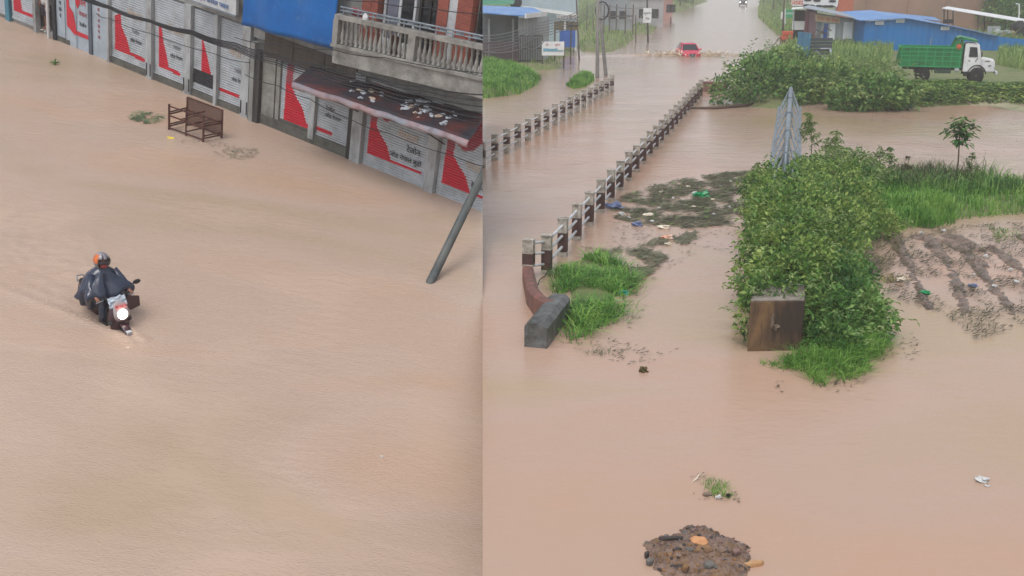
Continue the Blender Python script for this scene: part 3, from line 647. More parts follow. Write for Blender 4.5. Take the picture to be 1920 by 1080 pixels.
def hand_joints(J, E, tag, wrist, d, side, curl):
    """palm, four unequal fingers and a thumb from a wrist; d = direction, side = towards the thumb, curl = way the fingers bend"""
    wrist = Vector(wrist); d = Vector(d).normalized(); side = Vector(side).normalized(); curl = Vector(curl).normalized()
    J[tag + 'palm'] = (tuple(wrist + d * .05), .026); E.append((tag + 'wrist', tag + 'palm'))
    for k, ln in enumerate((.062, .07, .066, .05)):
        b = wrist + d * .088 + side * (.027 - .018 * k); J[tag + f'k{k}'] = (tuple(b), .0105); E.append((tag + 'palm', tag + f'k{k}'))
        c = b + d * ln * .45 + curl * .012; J[tag + f'm{k}'] = (tuple(c), .0095); E.append((tag + f'k{k}', tag + f'm{k}'))
        e = c + d * ln * .05 + curl * ln * .7; J[tag + f't{k}'] = (tuple(e), .008); E.append((tag + f'm{k}', tag + f't{k}'))
    b = wrist + d * .03 + side * .034; J[tag + 'th0'] = (tuple(b), .012); E.append((tag + 'palm', tag + 'th0'))
    c = b + d * .028 + side * .018 + curl * .012; J[tag + 'th1'] = (tuple(c), .0105); E.append((tag + 'th0', tag + 'th1'))
    e = c + d * .028 + curl * .016; J[tag + 'th2'] = (tuple(e), .009); E.append((tag + 'th1', tag + 'th2'))
M_skin = mat('skin', (150, 104, 84), (138, 94, 76), 6, .5)
def face(parent, c, fw, k=1.0):
    c = Vector(c); fw = Vector(fw).normalized(); sd = fw.cross(Z).normalized(); u = sd.cross(fw)
    for s in (-1, 1):
        mb = MB(); mb.ball(c + fw * .093 * k + sd * .032 * s + u * .012, .011, n=8, k=6); obj('eye', mb, M_ink, parent, smooth=True)
        mb = MB(); mb.ball(c + sd * .078 * k * s + u * -.005, (.014, .026, .032), n=8, k=6); obj('ear', mb, M_skin, parent, smooth=True)
    mb = MB(); mb.ball(c + fw * .104 * k - u * .018, .015, n=8, k=6); obj('nose', mb, M_skin, parent, smooth=True)
    mb = MB(); mb.ball(c + fw * .096 * k - u * .052, (.024, .024, .007), n=10, k=6); obj('mouth', mb, mat('lips', (128, 60, 56), (110, 50, 48), 8, .5), parent, smooth=True)

# ---- scooter (forward = +x, wheels on the drowned road)
DEP = .38
SC = 1.06
b = thing('scooter', 'dark scooter with its round headlight lit, ridden through the brown flood', 'scooter', fr=FL, loc=(SCX, SCY, -DEP), rz=SCH, local=True)
M_scoot = mat('dark_maroon_paint', (66, 34, 42), (48, 28, 36), 2, .3, spec=.6)
M_cowl = mat('pale_grey_cowl', (176, 164, 164), (150, 140, 142), 3, .35)
def wheel(parent, c, r, wd, ax=(0, 1, 0), rimm=None, name='wheel', rr=.6):
    mb = MB(); mb.lathe(c, ax, [(r * rr, -wd * .42), (r * .86, -wd * .5), (r * .97, -wd * .34), (r, -wd * .12), (r, wd * .12), (r * .97, wd * .34), (r * .86, wd * .5), (r * rr, wd * .42)], 24)
    o = obj(name, mb, M_black, parent, smooth=True)
    mb = MB(); mb.lathe(c, ax, [(r * rr, -wd * .40), (r * rr * .9, -wd * .30), (r * .25, -wd * .26), (r * .2, -wd * .42), (.001, -wd * .42), (.001, wd * .42), (r * .2, wd * .42), (r * .25, wd * .26), (r * rr * .9, wd * .30), (r * rr, wd * .40)], 20)
    obj('rim', mb, rimm or M_steel, o, smooth=True); return o
wheel(b, (.62, 0, .23), .23, .1); wheel(b, (-.62, 0, .23), .23, .1)
mb = MB(); mb.grid(lambda u, v: (.62 + .29 * math.sin(lerp(-1.2, 1.35, u)), lerp(-.075, .075, v), .23 + .29 * math.cos(lerp(-1.2, 1.35, u)) + .02 * math.cos((v - .5) * 3)), 14, 6); o = obj('front_fender', mb, M_scoot, b, smooth=True); o.modifiers.new('t', 'SOLIDIFY').thickness = .01
mb = MB(); mb.bb((.80, -.05, .42), (.88, .05, .47)); obj('fender_trim', mb, M_whitemetal, o)
mb = MB(); R_ = []
for z, x, hw, dp in ((.33, .50, .13, .05), (.42, .52, .19, .06), (.55, .50, .21, .07), (.68, .46, .20, .08), (.80, .41, .17, .08), (.90, .37, .13, .07), (.95, .35, .08, .05)):
    R_.append([(x + dp * math.cos(t) * (1.3 if math.cos(t) > 0 else .6), hw * math.sin(t), z) for t in [2 * math.pi * k / 18 for k in range(18)]])
mb.loft(R_); obj('front_apron', mb, M_scoot, b, smooth=True)
mb = MB(); R_ = []
for z, x, hw in ((.60, .585, .10), (.66, .60, .15), (.74, .585, .165), (.83, .54, .15), (.92, .47, .11), (.96, .42, .06)):
    R_.append([(x + .05 * math.cos(t), hw * math.sin(t), z) for t in [2 * math.pi * k / 16 for k in range(16)]])
mb.loft(R_); cw = obj('headlight_cowl', mb, M_cowl, b, smooth=True)
M_lamp = mat('lit_headlamp', (255, 248, 232), (255, 248, 232), 1, .3, emit=9)
mb = MB(); mb.lathe((.635, 0, .735), (1, 0, .05), [(.001, .035), (.05, .03), (.085, .015), (.1, -.01), (.1, -.05)], 24); obj('headlight', mb, M_lamp, b, smooth=True)
mb = MB(); mb.box((.56, 0, .885), (.012, .24, .09), rot=Matrix.Rotation(-.35, 3, 'Y')); pl = obj('number_plate', mb, mat('plate_red', (214, 150, 150), (200, 130, 130), 5, .4), b)
tm = text_mb('बा २४ प', .075, Matrix.Translation((.571, 0, .888)) @ Matrix.Rotation(-.35, 4, 'Y') @ Matrix.Rotation(math.pi / 2, 4, 'Z'), .002); obj('plate_lettering', tm, M_red, pl)
for s in (-1, 1):
    mb = MB(); mb.ball((.52, .19 * s, .56), (.07, .05, .045), n=10, k=6); obj('indicator', mb, M_dark if s < 0 else M_scoot, b, smooth=True)
    mb = MB(); mb.tube([(.36, .08 * s, .97), (.34, .22 * s, 1.0), (.30, .36 * s, .985)], .018, 8); hb = obj('handlebar', mb, M_dark, b, smooth=True)
    mb = MB(); mb.tube([(.315, .27 * s, .995), (.295, .40 * s, .98)], .024, 10); obj('grip', mb, M_black, hb, smooth=True)
    mb = MB(); mb.tube([(.37, .25 * s, .99), (.37, .40 * s, .97)], .008, 6); obj('brake_lever', mb, M_steel, hb)
    if s > 0:
        mb = MB(); mb.tube([(.33, .22 * s, 1.0), (.36, .30 * s, 1.12), (.36, .38 * s, 1.19)], .008, 6); mr = obj('mirror', mb, M_dark, b)
        mb = MB(); mb.ball((.36, .45 * s, 1.21), (.025, .085, .05), n=14, k=8); obj('mirror_glass', mb, M_dark, mr, smooth=True)
mb = MB(); mb.ext([(.40, .24, .98), (.44, .46, .93), (.40, .50, .68), (.34, .33, .60), (.36, .22, .70)], (-.02, 0, 0)); obj('hand_guard', mb, M_scoot, b, bevel=.008)
mb = MB(); mb.bb((-.2, -.17, .30), (.5, .17, .36)); obj('floorboard', mb, M_dark, b, bevel=.02)
mb = MB(); R_ = []
for x, hw, z0, z1 in ((-.95, .06, .58, .76), (-.85, .13, .45, .78), (-.6, .17, .36, .78), (-.3, .17, .32, .76), (-.12, .14, .32, .70)):
    R_.append([(x, hw * math.sin(t), (z0 + z1) / 2 + (z1 - z0) / 2 * math.cos(t)) for t in [2 * math.pi * k / 16 for k in range(16)]])
mb.loft(R_); obj('rear_body', mb, M_scoot, b, smooth=True)
mb = MB(); R_ = []
for x, hw, z in ((-.9, .07, .82), (-.75, .13, .83), (-.4, .15, .82), (-.2, .14, .79), (-.08, .1, .76)):
    R_.append([(x, hw * math.sin(t), z - .02 + .05 * math.cos(t)) for t in [2 * math.pi * k / 14 for k in range(14)]])
mb.loft(R_); obj('seat', mb, M_black, b, smooth=True)
mb = MB(); mb.tube([(-.88, .1, .8), (-1.0, .06, .86), (-1.0, -.06, .86), (-.88, -.1, .8)], .014, 8); obj('grab_rail', mb, M_steel, b, smooth=True)
mb = MB(); mb.grid(lambda u, v: (.50 - .10 * v + .05 * noise.noise(Vector((u * 4, v * 4, 2))), lerp(-.19, .17, u), .86 + .17 * v + .04 * noise.noise(Vector((u * 5, v * 5, 7)))), 14, 10)
bagm = mat('clear_plastic', (206, 216, 226), (170, 182, 194), 9, .25); o = solo('plastic_cover', mb, bagm, 'crumpled pale plastic cover laid over the scooter handlebar', 'plastic cover', fr=FL @ Matrix.Translation((SCX, SCY, -DEP)) @ Matrix.Rotation(SCH, 4, 'Z'), smooth=True)
o.modifiers.new('t', 'SOLIDIFY').thickness = .006

# ---- rider
pr = thing('person', 'rider in a dark hooded rain poncho and a silver and orange helmet on the scooter', 'person', fr=FL, loc=(SCX, SCY, -DEP), rz=SCH, local=True)
J = {'pelvis': ((-.30, 0, .90), (.15, .12)), 'belly': ((-.27, 0, 1.04), (.14, .11)), 'chest': ((-.22, 0, 1.22), (.17, .12)), 'neck0': ((-.18, 0, 1.37), .065), 'neck1': ((-.15, 0, 1.44), .055), 'head': ((-.11, 0, 1.54), (.082, .09)), 'crown': ((-.11, 0, 1.63), (.07, .075))}
E = [('pelvis', 'belly'), ('belly', 'chest'), ('chest', 'neck0'), ('neck0', 'neck1'), ('neck1', 'head'), ('head', 'crown')]
for t, s in (('r', -1), ('l', 1)):
    J[t + 'sho'] = ((-.19, .18 * s, 1.33), .065); J[t + 'elb'] = ((.02, .33 * s, 1.12), .046); J[t + 'fore'] = ((.14, .345 * s, 1.06), .040); J[t + 'wrist'] = ((.245, .345 * s, 1.02), .028)
    E += [('chest', t + 'sho'), (t + 'sho', t + 'elb'), (t + 'elb', t + 'fore'), (t + 'fore', t + 'wrist')]
    hand_joints(J, E, t, (.245, .345 * s, 1.02), (1, 0, -.15), (0, -s, 0), (-.25, 0, -1))
    J[t + 'hip'] = ((-.26, .10 * s, .86), .09); J[t + 'knee'] = ((.20, .17 * s, .80), .062); J[t + 'calf'] = ((.20, .17 * s, .62), .055); J[t + 'ankle'] = ((.16, .16 * s, .42), .04); J[t + 'toe'] = ((.32, .17 * s, .39), .035)
    E += [('pelvis', t + 'hip'), (t + 'hip', t + 'knee'), (t + 'knee', t + 'calf'), (t + 'calf', t + 'ankle'), (t + 'ankle', t + 'toe')]
mb = body_mesh(J, E, 'pelvis', 1); obj('body', mb, M_skin, pr, smooth=True)
M_pon = mat('dark_rubber_poncho', (46, 56, 78), (30, 38, 56), 3, .22, spec=.6, bump=.2, bscale=14)
TB = [(1.45, .07, .07, .07, .07, .07), (1.415, .10, .10, .10, .10, .10), (1.38, .13, .15, .17, .15, .12), (1.33, .17, .20, .24, .2, .16), (1.26, .20, .27, .29, .24, .19), (1.17, .25, .42, .31, .27, .22), (1.09, .33, .585, .34, .29, .25), (1.02, .40, .60, .37, .32, .29), (.93, .47, .55, .38, .36, .34), (.83, .46, .46, .37, .40, .40), (.70, .38, .38, .35, .42, .42)]
def trow(r, th):
    d = abs(math.degrees(th)); ks = (0, 35, 90, 135, 180); vs = r[1:]
    for i in range(4):
        if d <= ks[i + 1]:
            t = (d - ks[i]) / (ks[i + 1] - ks[i]); t = t * t * (3 - 2 * t); return vs[i] + (vs[i + 1] - vs[i]) * t
    return vs[-1]
rings = []; NP = 72
for z, *rest in TB:
    ring = []
    for k in range(NP):
        th = -math.pi + 2 * math.pi * k / NP; r = trow((z, *rest), th); dn_ = max(0, 1.42 - z)
        fold = 1 + min(.16, .3 * dn_) * (math.sin(th * 11 + math.sin(z * 5) * 1.2) * .6 + noise.noise(Vector((math.cos(th) * 2.2, math.sin(th) * 2.2, z * 1.4))) * 1.1)
        zz = z + (.05 * noise.noise(Vector((math.cos(th) * 2, math.sin(th) * 2, 9))) if z < .9 else 0) + (.10 * max(0, -math.cos(th)) if z < .8 else 0)
        ring.append((-.19 + .06 * max(0, (z - 1.2) / .25) + r * fold * math.cos(th), r * fold * math.sin(th) * (1.12 if z < 1.3 else 1.04), zz))
    rings.append(ring)
mb = MB(); mb.loft(rings, caps=False); o = obj('poncho', mb, M_pon, pr, smooth=True); ss = o.modifiers.new('sub', 'SUBSURF'); ss.levels = 1; ss.render_levels = 1
for s in (-1, 1):                                # loose sleeves reaching to the wrists
    mb = MB(); mb.tube([(-.12, .22 * s, 1.3), (.02, .33 * s, 1.13), (.14, .35 * s, 1.06), (.22, .35 * s, 1.03)], [.10, .085, .075, .07], 12); obj('sleeve', mb, M_pon, pr, smooth=True)
    mb = MB(); mb.tube([(-.2, .11 * s, .86), (.2, .175 * s, .81), (.21, .175 * s, .6), (.17, .165 * s, .44)], [.12, .085, .08, .075], 12); obj('trouser_leg', mb, M_pon, pr, smooth=True)
    mb = MB(); mb.ball((.24, .165 * s, .395), (.13, .052, .05), n=12, k=8); obj('shoe', mb, M_black, pr, smooth=True)
face(pr, (-.105, 0, 1.535), (1, 0, -.1))
mb = MB(); mb.ball((-.035, 0, 1.485), (.06, .068, .045), n=14, k=8); obj('face_mask', mb, mat('red_face_mask', (150, 62, 56), (120, 46, 44), 6, .7), pr, smooth=True)
# helmet: open shell with the face opening, chin guard and peak
mb = MB(); HC = Vector((-.115, 0, 1.565)); prof = []
for i in range(13):
    a = math.pi * i / 12; ring = []
    for k in range(24):
        t = 2 * math.pi * k / 24; u = Vector((math.sin(a) * math.cos(t) * .176, math.sin(a) * math.sin(t) * .154, math.cos(a) * .172)); ring.append(HC + u)
    prof.append(ring)
n = 24; vs = [p for r in prof for p in r]; fs = []; ms = []
for i in range(12):
    for k in range(n):
        a = math.pi * (i + .5) / 12; t = 2 * math.pi * (k + .5) / n; t = t if t < math.pi else t - 2 * math.pi
        if math.cos(a) < -.86 or (abs(t) < 1.0 and -.85 < math.cos(a) < .40): continue
        fs.append((i * n + k, (i + 1) * n + k, (i + 1) * n + (k + 1) % n, i * n + (k + 1) % n)); ms.append(1 if -2.1 < t < -1.1 and -.1 < math.cos(a) < .85 else (2 if math.cos(a) > .2 and abs(abs(t) - .5) < .14 else 0))
mb.v = [tuple(p) for p in vs]; mb.f = fs; mb.m = ms
hm = obj('helmet', mb, [mat('silver_helmet', (150, 146, 150), (110, 106, 114), 7, .3, spec=.6), mat('orange_helmet', (214, 120, 60), (190, 90, 50), 5, .35), M_scoot], pr, smooth=True); hm.modifiers.new('t', 'SOLIDIFY').thickness = .014
mb = MB(); mb.grid(lambda u, v: (HC.x + .182 * math.cos(lerp(-.95, .95, u)), .16 * math.sin(lerp(-.95, .95, u)), HC.z + lerp(.066, .012, v)), 14, 4); obj('visor', mb, mat('smoke_visor', (70, 70, 78), (54, 54, 62), 3, .15), hm, smooth=True)

# ---- person in the doorway, seen from the chest down
px0 = -5.47
p2 = thing('person', 'person in a white shirt and dark shorts standing in the shop doorway', 'person', fr=FF, loc=(px0, .2, .12), local=True)
J = {'pelvis': ((0, .02, .92), (.15, .11)), 'belly': ((0, .02, 1.08), (.13, .10)), 'chest': ((0, .01, 1.30), (.16, .11)), 'neck0': ((0, .01, 1.45), .06), 'neck1': ((0, 0, 1.52), .052), 'head': ((0, -.02, 1.62), (.08, .09)), 'crown': ((0, -.01, 1.70), (.07, .08))}
E = [('pelvis', 'belly'), ('belly', 'chest'), ('chest', 'neck0'), ('neck0', 'neck1'), ('neck1', 'head'), ('head', 'crown')]
for t, s in (('r', -1), ('l', 1)):
    J[t + 'sho'] = ((.18 * s, .01, 1.40), .058); J[t + 'elb'] = ((.21 * s, .0, 1.13), .042); J[t + 'wrist'] = ((.18 * s, -.10, .92), .028)
    E += [('chest', t + 'sho'), (t + 'sho', t + 'elb'), (t + 'elb', t + 'wrist')]
    hand_joints(J, E, t, (.18 * s, -.10, .92), (-.1 * s, -.2, -1), (-s * .3, -1, 0), (-s, 0, -.2))
    J[t + 'hip'] = ((.085 * s, .02, .86), .085); J[t + 'knee'] = ((.085 * s, .0, .49), .056); J[t + 'calf'] = ((.085 * s, .03, .36), .052); J[t + 'ankle'] = ((.085 * s, .03, .09), .034); J[t + 'toe'] = ((.095 * s, -.13, .03), .03)
    E += [('pelvis', t + 'hip'), (t + 'hip', t + 'knee'), (t + 'knee', t + 'calf'), (t + 'calf', t + 'ankle'), (t + 'ankle', t + 'toe')]
obj('body', body_mesh(J, E, 'pelvis', 1), M_skin, p2, smooth=True)
def cloth_rings(parent, name, rows, m):
    mb = MB(); mb.loft([[(cx + rx * math.cos(t), cy + ry * math.sin(t), z) for t in [2 * math.pi * k / 20 for k in range(20)]] for z, cx, cy, rx, ry in rows], caps=False); o = obj(name, mb, m, parent, smooth=True); o.modifiers.new('t', 'SOLIDIFY').thickness = .008
cloth_rings(p2, 'shirt', [(1.49, 0, .0, .08, .08), (1.44, 0, .01, .17, .11), (1.36, 0, .01, .22, .14), (1.2, 0, .01, .20, .145), (1.02, 0, .02, .19, .15), (.90, 0, .02, .20, .155)], M_plasticw)
M_shorts = mat('dark_shorts', (58, 48, 62), (44, 38, 50), 4, .8)
for s in (-1, 1):
    cloth_rings(p2, 'shorts', [(.96, .06 * s, .02, .12, .14), (.82, .085 * s, .02, .115, .13), (.62, .09 * s, .01, .10, .11), (.50, .09 * s, .0, .095, .10)], M_shorts)
    cloth_rings(p2, 'sleeve', [(1.43, .17 * s, .01, .075, .075), (1.28, .205 * s, .01, .075, .075), (1.18, .212 * s, .0, .07, .07)], M_plasticw)
    mb = MB(); mb.ball((.095 * s, -.06, .015), (.05, .14, .02), n=12, k=6); obj('sandal', mb, M_plasticw, p2, smooth=True)
face(p2, (0, -.015, 1.62), (0, -1, 0))
mb = MB(); mb.ball((0, .0, 1.68), (.09, .1, .075), n=14, k=8); obj('hair', mb, M_ink, p2, smooth=True)
# ================================================================== the flooded bridge on the right
M_postw = mat('post_white', (186, 180, 170), (140, 132, 120), 7, .7, c3=(84, 74, 62), s3=5, a3=.8, t3=.55, bump=.2)
M_postd = mat('post_maroon', (80, 52, 46), (54, 40, 38), 6, .6, bump=.2)
def railing(label, P0, dr, n, gap, h, dark, clip=0, kerb=.0, first=None):
    """posts painted in bands carrying three pipes, on a drowned kerb"""
    dr = dr.normalized(); sd = Vector((dr.y, -dr.x, 0)); ang = math.atan2(dr.y, dr.x)
    b = thing('bridge_railing', label, 'railing', 'painted railings of the flooded bridge', loc=P0)
    for k in range(n):
        c = P0 + dr * gap * k; w_ = .115; q = rnd.uniform(-.02, .02); hh = h + rnd.uniform(-.03, .03)
        mb = MB(); rot = Matrix.Rotation(ang + rnd.uniform(-.03, .03), 3, 'Z')
        z0, z1 = dark
        for a, e, m in ((-.5, z0, 0), (z0, z1, 1), (z1, hh, 0)):
            if e > a: mb.box(c + Vector((0, 0, (a + e) / 2)), (.2, .24, e - a), m, rot=rot)
        mb.box(c + Vector((0, 0, hh + .012)), (.23, .27, .035), 0, rot=rot)
        obj('post', mb, [M_postw, M_postd], b, clip=clip, bevel=0 if k > 8 else .008)
    for z in (.26, .55, .82):
        mb = MB(); e = P0 + dr * gap * (n - 1) + Vector((0, 0, z)); mb.tube([P0 + Vector((0, 0, z)), (P0 + e) / 2 + Vector((0, 0, z / 2 - .008)), e], .034, 8); obj('rail', mb, M_whitemetal, b, clip=clip, smooth=True)
    mb = MB(); mb.box(P0 + dr * gap * (n - 1) / 2 + Vector((0, 0, -.22 + kerb)), (gap * (n - 1) + .4, .36, .5), rz=ang); obj('kerb', mb, M_concdark, b, clip=clip)
    return b
R0, R1 = R(1025, 514), R(1313, 183)
dR = (R1 - R0); railing('long banded railing of the flooded bridge on its near side beside the floating weeds', R0, dR, 23, dR.length / 22, .98, (.12, .62), kerb=-.06)
L0, L1 = R(928, 300), R(1147, 172)
dL = (L1 - L0); gL = dL.length / 15
railing('shorter banded railing on the far side of the flooded bridge, by the two leaning poles', L0 - dL.normalized() * gL, dL, 17, gL, .96, (.38, .66), clip=1, kerb=-.1)
# first post stands on the sweeping end wall
pts = [(987, 524), (992, 545), (1003, 565), (1022, 583), (1042, 596)]
q0 = R(991, 523); mb = MB(); rot = Matrix.Rotation(math.atan2(dR.y, dR.x), 3, 'Z')
for a, e, m in ((.34, .40, 0), (.40, .66, 1), (.66, 1.0, 0)): mb.box(q0 + Vector((0, 0, (a + e) / 2 - .02)), (.22, .27, e - a), m, rot=rot)
M_wallred = mat('faded_red_wall', (132, 88, 80), (98, 74, 66), 3, .7, bump=.3, c3=(70, 60, 52), s3=2.5, a3=.7)
wl = thing('parapet_wall', 'curved faded red end wall of the near bridge railing, ending in a dark block', 'wall', loc=q0)
obj('end_post', mb, [M_postw, M_postd], wl, bevel=.008)
mb = MB()
for k, z in enumerate((.26, .55, .82)): mb.tube([q0 + Vector((0, 0, z + .05)), R0 + Vector((0, 0, z))], .032, 8)
path = [R(x, y, .0) for x, y in ((988, 548), (998, 570), (1010, 588), (1022, 600), (1032, 608))]; path[0] = q0 + Vector((-.02, -.1, 0))
rings = []
for i, p in enumerate(path):
    d_ = (path[min(i + 1, 4)] - path[max(i - 1, 0)]).normalized(); s_ = Vector((d_.y, -d_.x, 0)); h_ = lerp(.36, .52, i / 4)
    rings.append([p + s_ * .13 + Z * -.5, p + s_ * .13 + Z * (h_ - .05), p + s_ * .06 + Z * h_, p - s_ * .06 + Z * h_, p - s_ * .13 + Z * (h_ - .05), p - s_ * .13 + Z * -.5])
obj('rail', mb, M_whitemetal, wl, smooth=True)
m2 = MB(); m2.loft(rings); obj('curved_wall', m2, M_wallred, wl, bevel=.01)
A_, B_ = R(1004, 652), R(1049, 592, .0)
d_ = (B_ - A_).normalized(); s_ = Vector((d_.y, -d_.x, 0))
rings = []
for t in (0, .04, .96, 1):
    p = A_.lerp(B_, t); k = .96 if t in (0, 1) else 1
    rings.append([p + s_ * .235 * k + Z * -.5, p + s_ * .235 * k + Z * .40, p + s_ * .13 + Z * .50 * (.5 + k / 2), p - s_ * .13 + Z * .50 * (.5 + k / 2), p - s_ * .235 * k + Z * .42, p - s_ * .235 * k + Z * -.5])
m2 = MB(); m2.loft(rings); obj('end_block', m2, mat('black_wet_stone', (104, 106, 106), (66, 66, 62), 2.5, .45, bump=.6, bscale=14, c3=(34, 36, 32), s3=3, a3=.8), wl)
mb = MB(); mb.tube([R0 + Vector((.1, -.1, .3)), R0 + Vector((-.05, -.35, .05)), R(1012, 524, .1), R(1008, 535, .0)], .014, 6); solo('old_wire', mb, M_dark, 'thin dark wire trailing from the railing over the curved wall', 'wire', loc=tuple(R0), smooth=True)
mb = MB(); a, e = R(1316, 172), R(1362, 172); mb.box((a + e) / 2 + Vector((0, .2, .0)), ((e - a).length, .5, 1.1)); mb.box((a + e) / 2 + Vector((0, .2, .575)), ((e - a).length + .08, .56, .05))
solo('parapet_wall', mb, M_wallred, 'short reddish brown wall at the far end of the near railing, by the bushes', 'wall', loc=tuple(a), bevel=.03)
mb = MB(); mb.tube([R(1292, 204), R(1340, 203, .05), R(1375, 199, .1), R(1420, 194, .15)], [.09, .1, .09, .07], 8); solo('log', mb, mat('wet_log', (86, 66, 56), (60, 48, 42), 4, .7, bump=.4), 'long brown log floating across the channel at the far bank', 'log', loc=tuple(R(1292, 204)), smooth=True)

# ---- pipe carried by a steel truss
BX = R(1451, 658); PA = Vector((BX.x, BX.y + .8, 1.25)); PB = R(1483, 166, 2.2)
PB0 = R(1472, 306, 1.75)
b = thing('pipe_bridge', 'grey steel pipe carried on a long triangular truss across the flooded channel', 'pipe bridge', loc=(BX.x, BX.y, 0))
dP = (PB - PB0); dP2 = Vector((dP.x, dP.y, 0)).normalized(); sP = Vector((dP2.y, -dP2.x, 0))
def axp(t): return PB0 + dP * t
T0 = -.08
mb = MB(); mb.tube([axp(T0), axp(-.1), axp(.5), axp(1.0)], .085, 14); pp = obj('pipe', mb, M_steel, b, smooth=True)
for t in (.07, .31, .55, .79): mb = MB(); mb.lathe(axp(t), dP, [(.09, -.03), (.13, -.03), (.13, .03), (.09, .03)], 14); obj('flange', mb, M_steel, pp)
LO_ = lambda t, s: axp(t) + sP * s * .46 - Z * .78
for s in (-1, 1):
    mb = MB(); mb.tube([LO_(T0, s), LO_(1, s)], .04, 8); obj('lower_chord', mb, M_steel, b, smooth=True)
NS = 7
for k in range(NS):
    t0, t1 = lerp(T0, .98, k / NS), lerp(T0, .98, (k + 1) / NS)
    for s in (-1, 1):
        a0, a1 = axp(t0) + sP * s * .07 - Z * .05, axp(t1) + sP * s * .07 - Z * .05
        mb = MB(); mb.tube([a1, LO_(t0, s)], .032, 6); obj('strut', mb, M_steel, b)
        mb = MB(); mb.tube([a1, LO_(lerp(t0, t1, .5), s)], .026, 6); obj('brace', mb, M_steel, b)
    mb = MB(); mb.tube([LO_(t0, -1), LO_(t0, 1)], .024, 6); obj('cross_tie', mb, M_steel, b)
# ---- concrete anchor block
M_block = mat('stained_block', (126, 98, 66), (78, 60, 46), 1.6, .75, bump=.4, bscale=10, c3=(44, 36, 32), s3=1.2, a3=.85, t3=.48, stretch=(1.4, 1, .35))
ca, cb = R(1401, 659), R(1502, 657); wdt = (cb - ca).length; dz = math.atan2(cb.y - ca.y, cb.x - ca.x)
bl = thing('anchor_block', 'square brown stained concrete block half smothered by creepers', 'concrete block', loc=(ca.x, ca.y, 0))
cc = (ca + cb) / 2 + Vector((.12, .6, 0)); dp_ = Vector((.30, 1.1, 0)); mb = MB(); mb.ext([ca - Z * .5, cb - Z * .5, cb + Z, ca + Z], dp_); obj('block', mb, M_block, bl, bevel=.02)
mb = MB(); mb.ext([ca + Vector((.01, .01, 1.0)), cb + Vector((-.01, .01, 1.0)), cb + Vector((.28, 1.09, 1.0)), ca + Vector((.31, 1.09, 1.0))], Z * .04); obj('cap', mb, mat('pale_cap', (150, 142, 132), (112, 104, 96), 3, .7, bump=.3), bl, bevel=.01)
f0 = W(1451, 612, ca.y - .006)
mb = MB(); mb.ball(f0 + Vector((.05, .03, -.02)), (.08, .05, .045), n=9, k=6, jit=1.2); mb.ball(f0 + Vector((-.03, .02, .1)), (.04, .04, .12), n=9, k=6, jit=.8); obj('scar', mb, mat('bare_patch', (112, 98, 82), (88, 76, 64), 12, .8), bl, bevel=.01)
# ================================================================== plants
def foliage(mb, ells, n, l, w, rg, spread=.55, up=.35, two=0.0, shell=.4, shoots=0):
    vol = [e[3] * e[4] + e[4] * e[5] + e[3] * e[5] for e in ells]; tot = sum(vol)
    for e, v in zip(ells, vol):
        cx, cy, cz, rx, ry, rz = e
        for _ in range(int(n * v / tot)):
            u = Vector((rg.gauss(0, 1), rg.gauss(0, 1), rg.gauss(0, 1))).normalized()
            lump = 1 + .34 * noise.noise(Vector((u.x * 2.0 + cx, u.y * 2.0 + cy, u.z * 2.0))) + .16 * noise.noise(Vector((u.x * 6 + cx, u.y * 6 + cy, u.z * 6)))
            r = (1 - shell * rg.random() ** 1.6) * lump
            p = Vector((cx + u.x * rx * r, cy + u.y * ry * r, cz + u.z * rz * r))
            if p.z < .03: continue
            d = (u * spread + Vector((rg.gauss(0, .5), rg.gauss(0, .5), rg.gauss(0, .35) + up))).normalized()
            s = d.cross(Vector((rg.gauss(0, 1), rg.gauss(0, 1), rg.gauss(0, 1)))).normalized()
            k = rg.uniform(.65, 1.3); mb.leaf(p, d, s, l * k, w * k, 0, rg.uniform(.0, .45))
def shoot(mb, p, d, ln, l, w, rg, m=0):
    q = Vector(p)
    for i in range(int(ln / (l * .35))):
        d = (d + Vector((rg.gauss(0, .12), rg.gauss(0, .12), -.09))).normalized(); q = q + d * l * .35
        a = rg.uniform(0, 6.28); dd = (d * .6 + Vector((math.cos(a), math.sin(a), rg.uniform(-.4, .5)))).normalized(); mb.leaf(q, dd, dd.cross(Z).normalized(), l * rg.uniform(.6, 1.1), w, m, .4)
def shrub(label, c, ells, n, l, w, m, group=None, seed=1, stems=5, name='shrub', cat='shrub', clip=0, up=.35, two=.35, m2=None, shoots=40):
    rg = random.Random(seed); c = Vector(c)
    b = thing(name, label, cat, group, loc=c)
    mb = MB(); foliage(mb, [(c.x + e[0], c.y + e[1], c.z + e[2], *e[3:]) for e in ells], n, l, w, rg, up=up, two=two)
    for k in range(shoots):
        e = ells[rg.randrange(len(ells))]; u = Vector((rg.gauss(0, 1), rg.gauss(0, 1), abs(rg.gauss(0, .8)))).normalized()
        shoot(mb, c + Vector((e[0] + u.x * e[3] * .9, e[1] + u.y * e[4] * .9, e[2] + u.z * e[5] * .9)), (u + Z * .5).normalized(), l * rg.uniform(1.5, 4.5), l * 1.1, w * .8, rg, 1)
    obj('foliage', mb, [m, m2 or M_leafpale], b, clip=clip)
    mb = MB()
    for k in range(stems):
        e = ells[k % len(ells)]; t = c + Vector((e[0] + rg.uniform(-.4, .4) * e[3], e[1] + rg.uniform(-.4, .4) * e[4], e[2] + .3 * e[5])); q = c + Vector((e[0] * .6 + rg.uniform(-.15, .15), e[1] * .6 + rg.uniform(-.15, .15), -.3))
        mb.tube([q, q.lerp(t, .5) + Vector((rg.uniform(-.1, .1), rg.uniform(-.1, .1), 0)), t], [.03, .022, .01], 6)
    obj('stems', mb, M_stem, b, clip=clip); return b
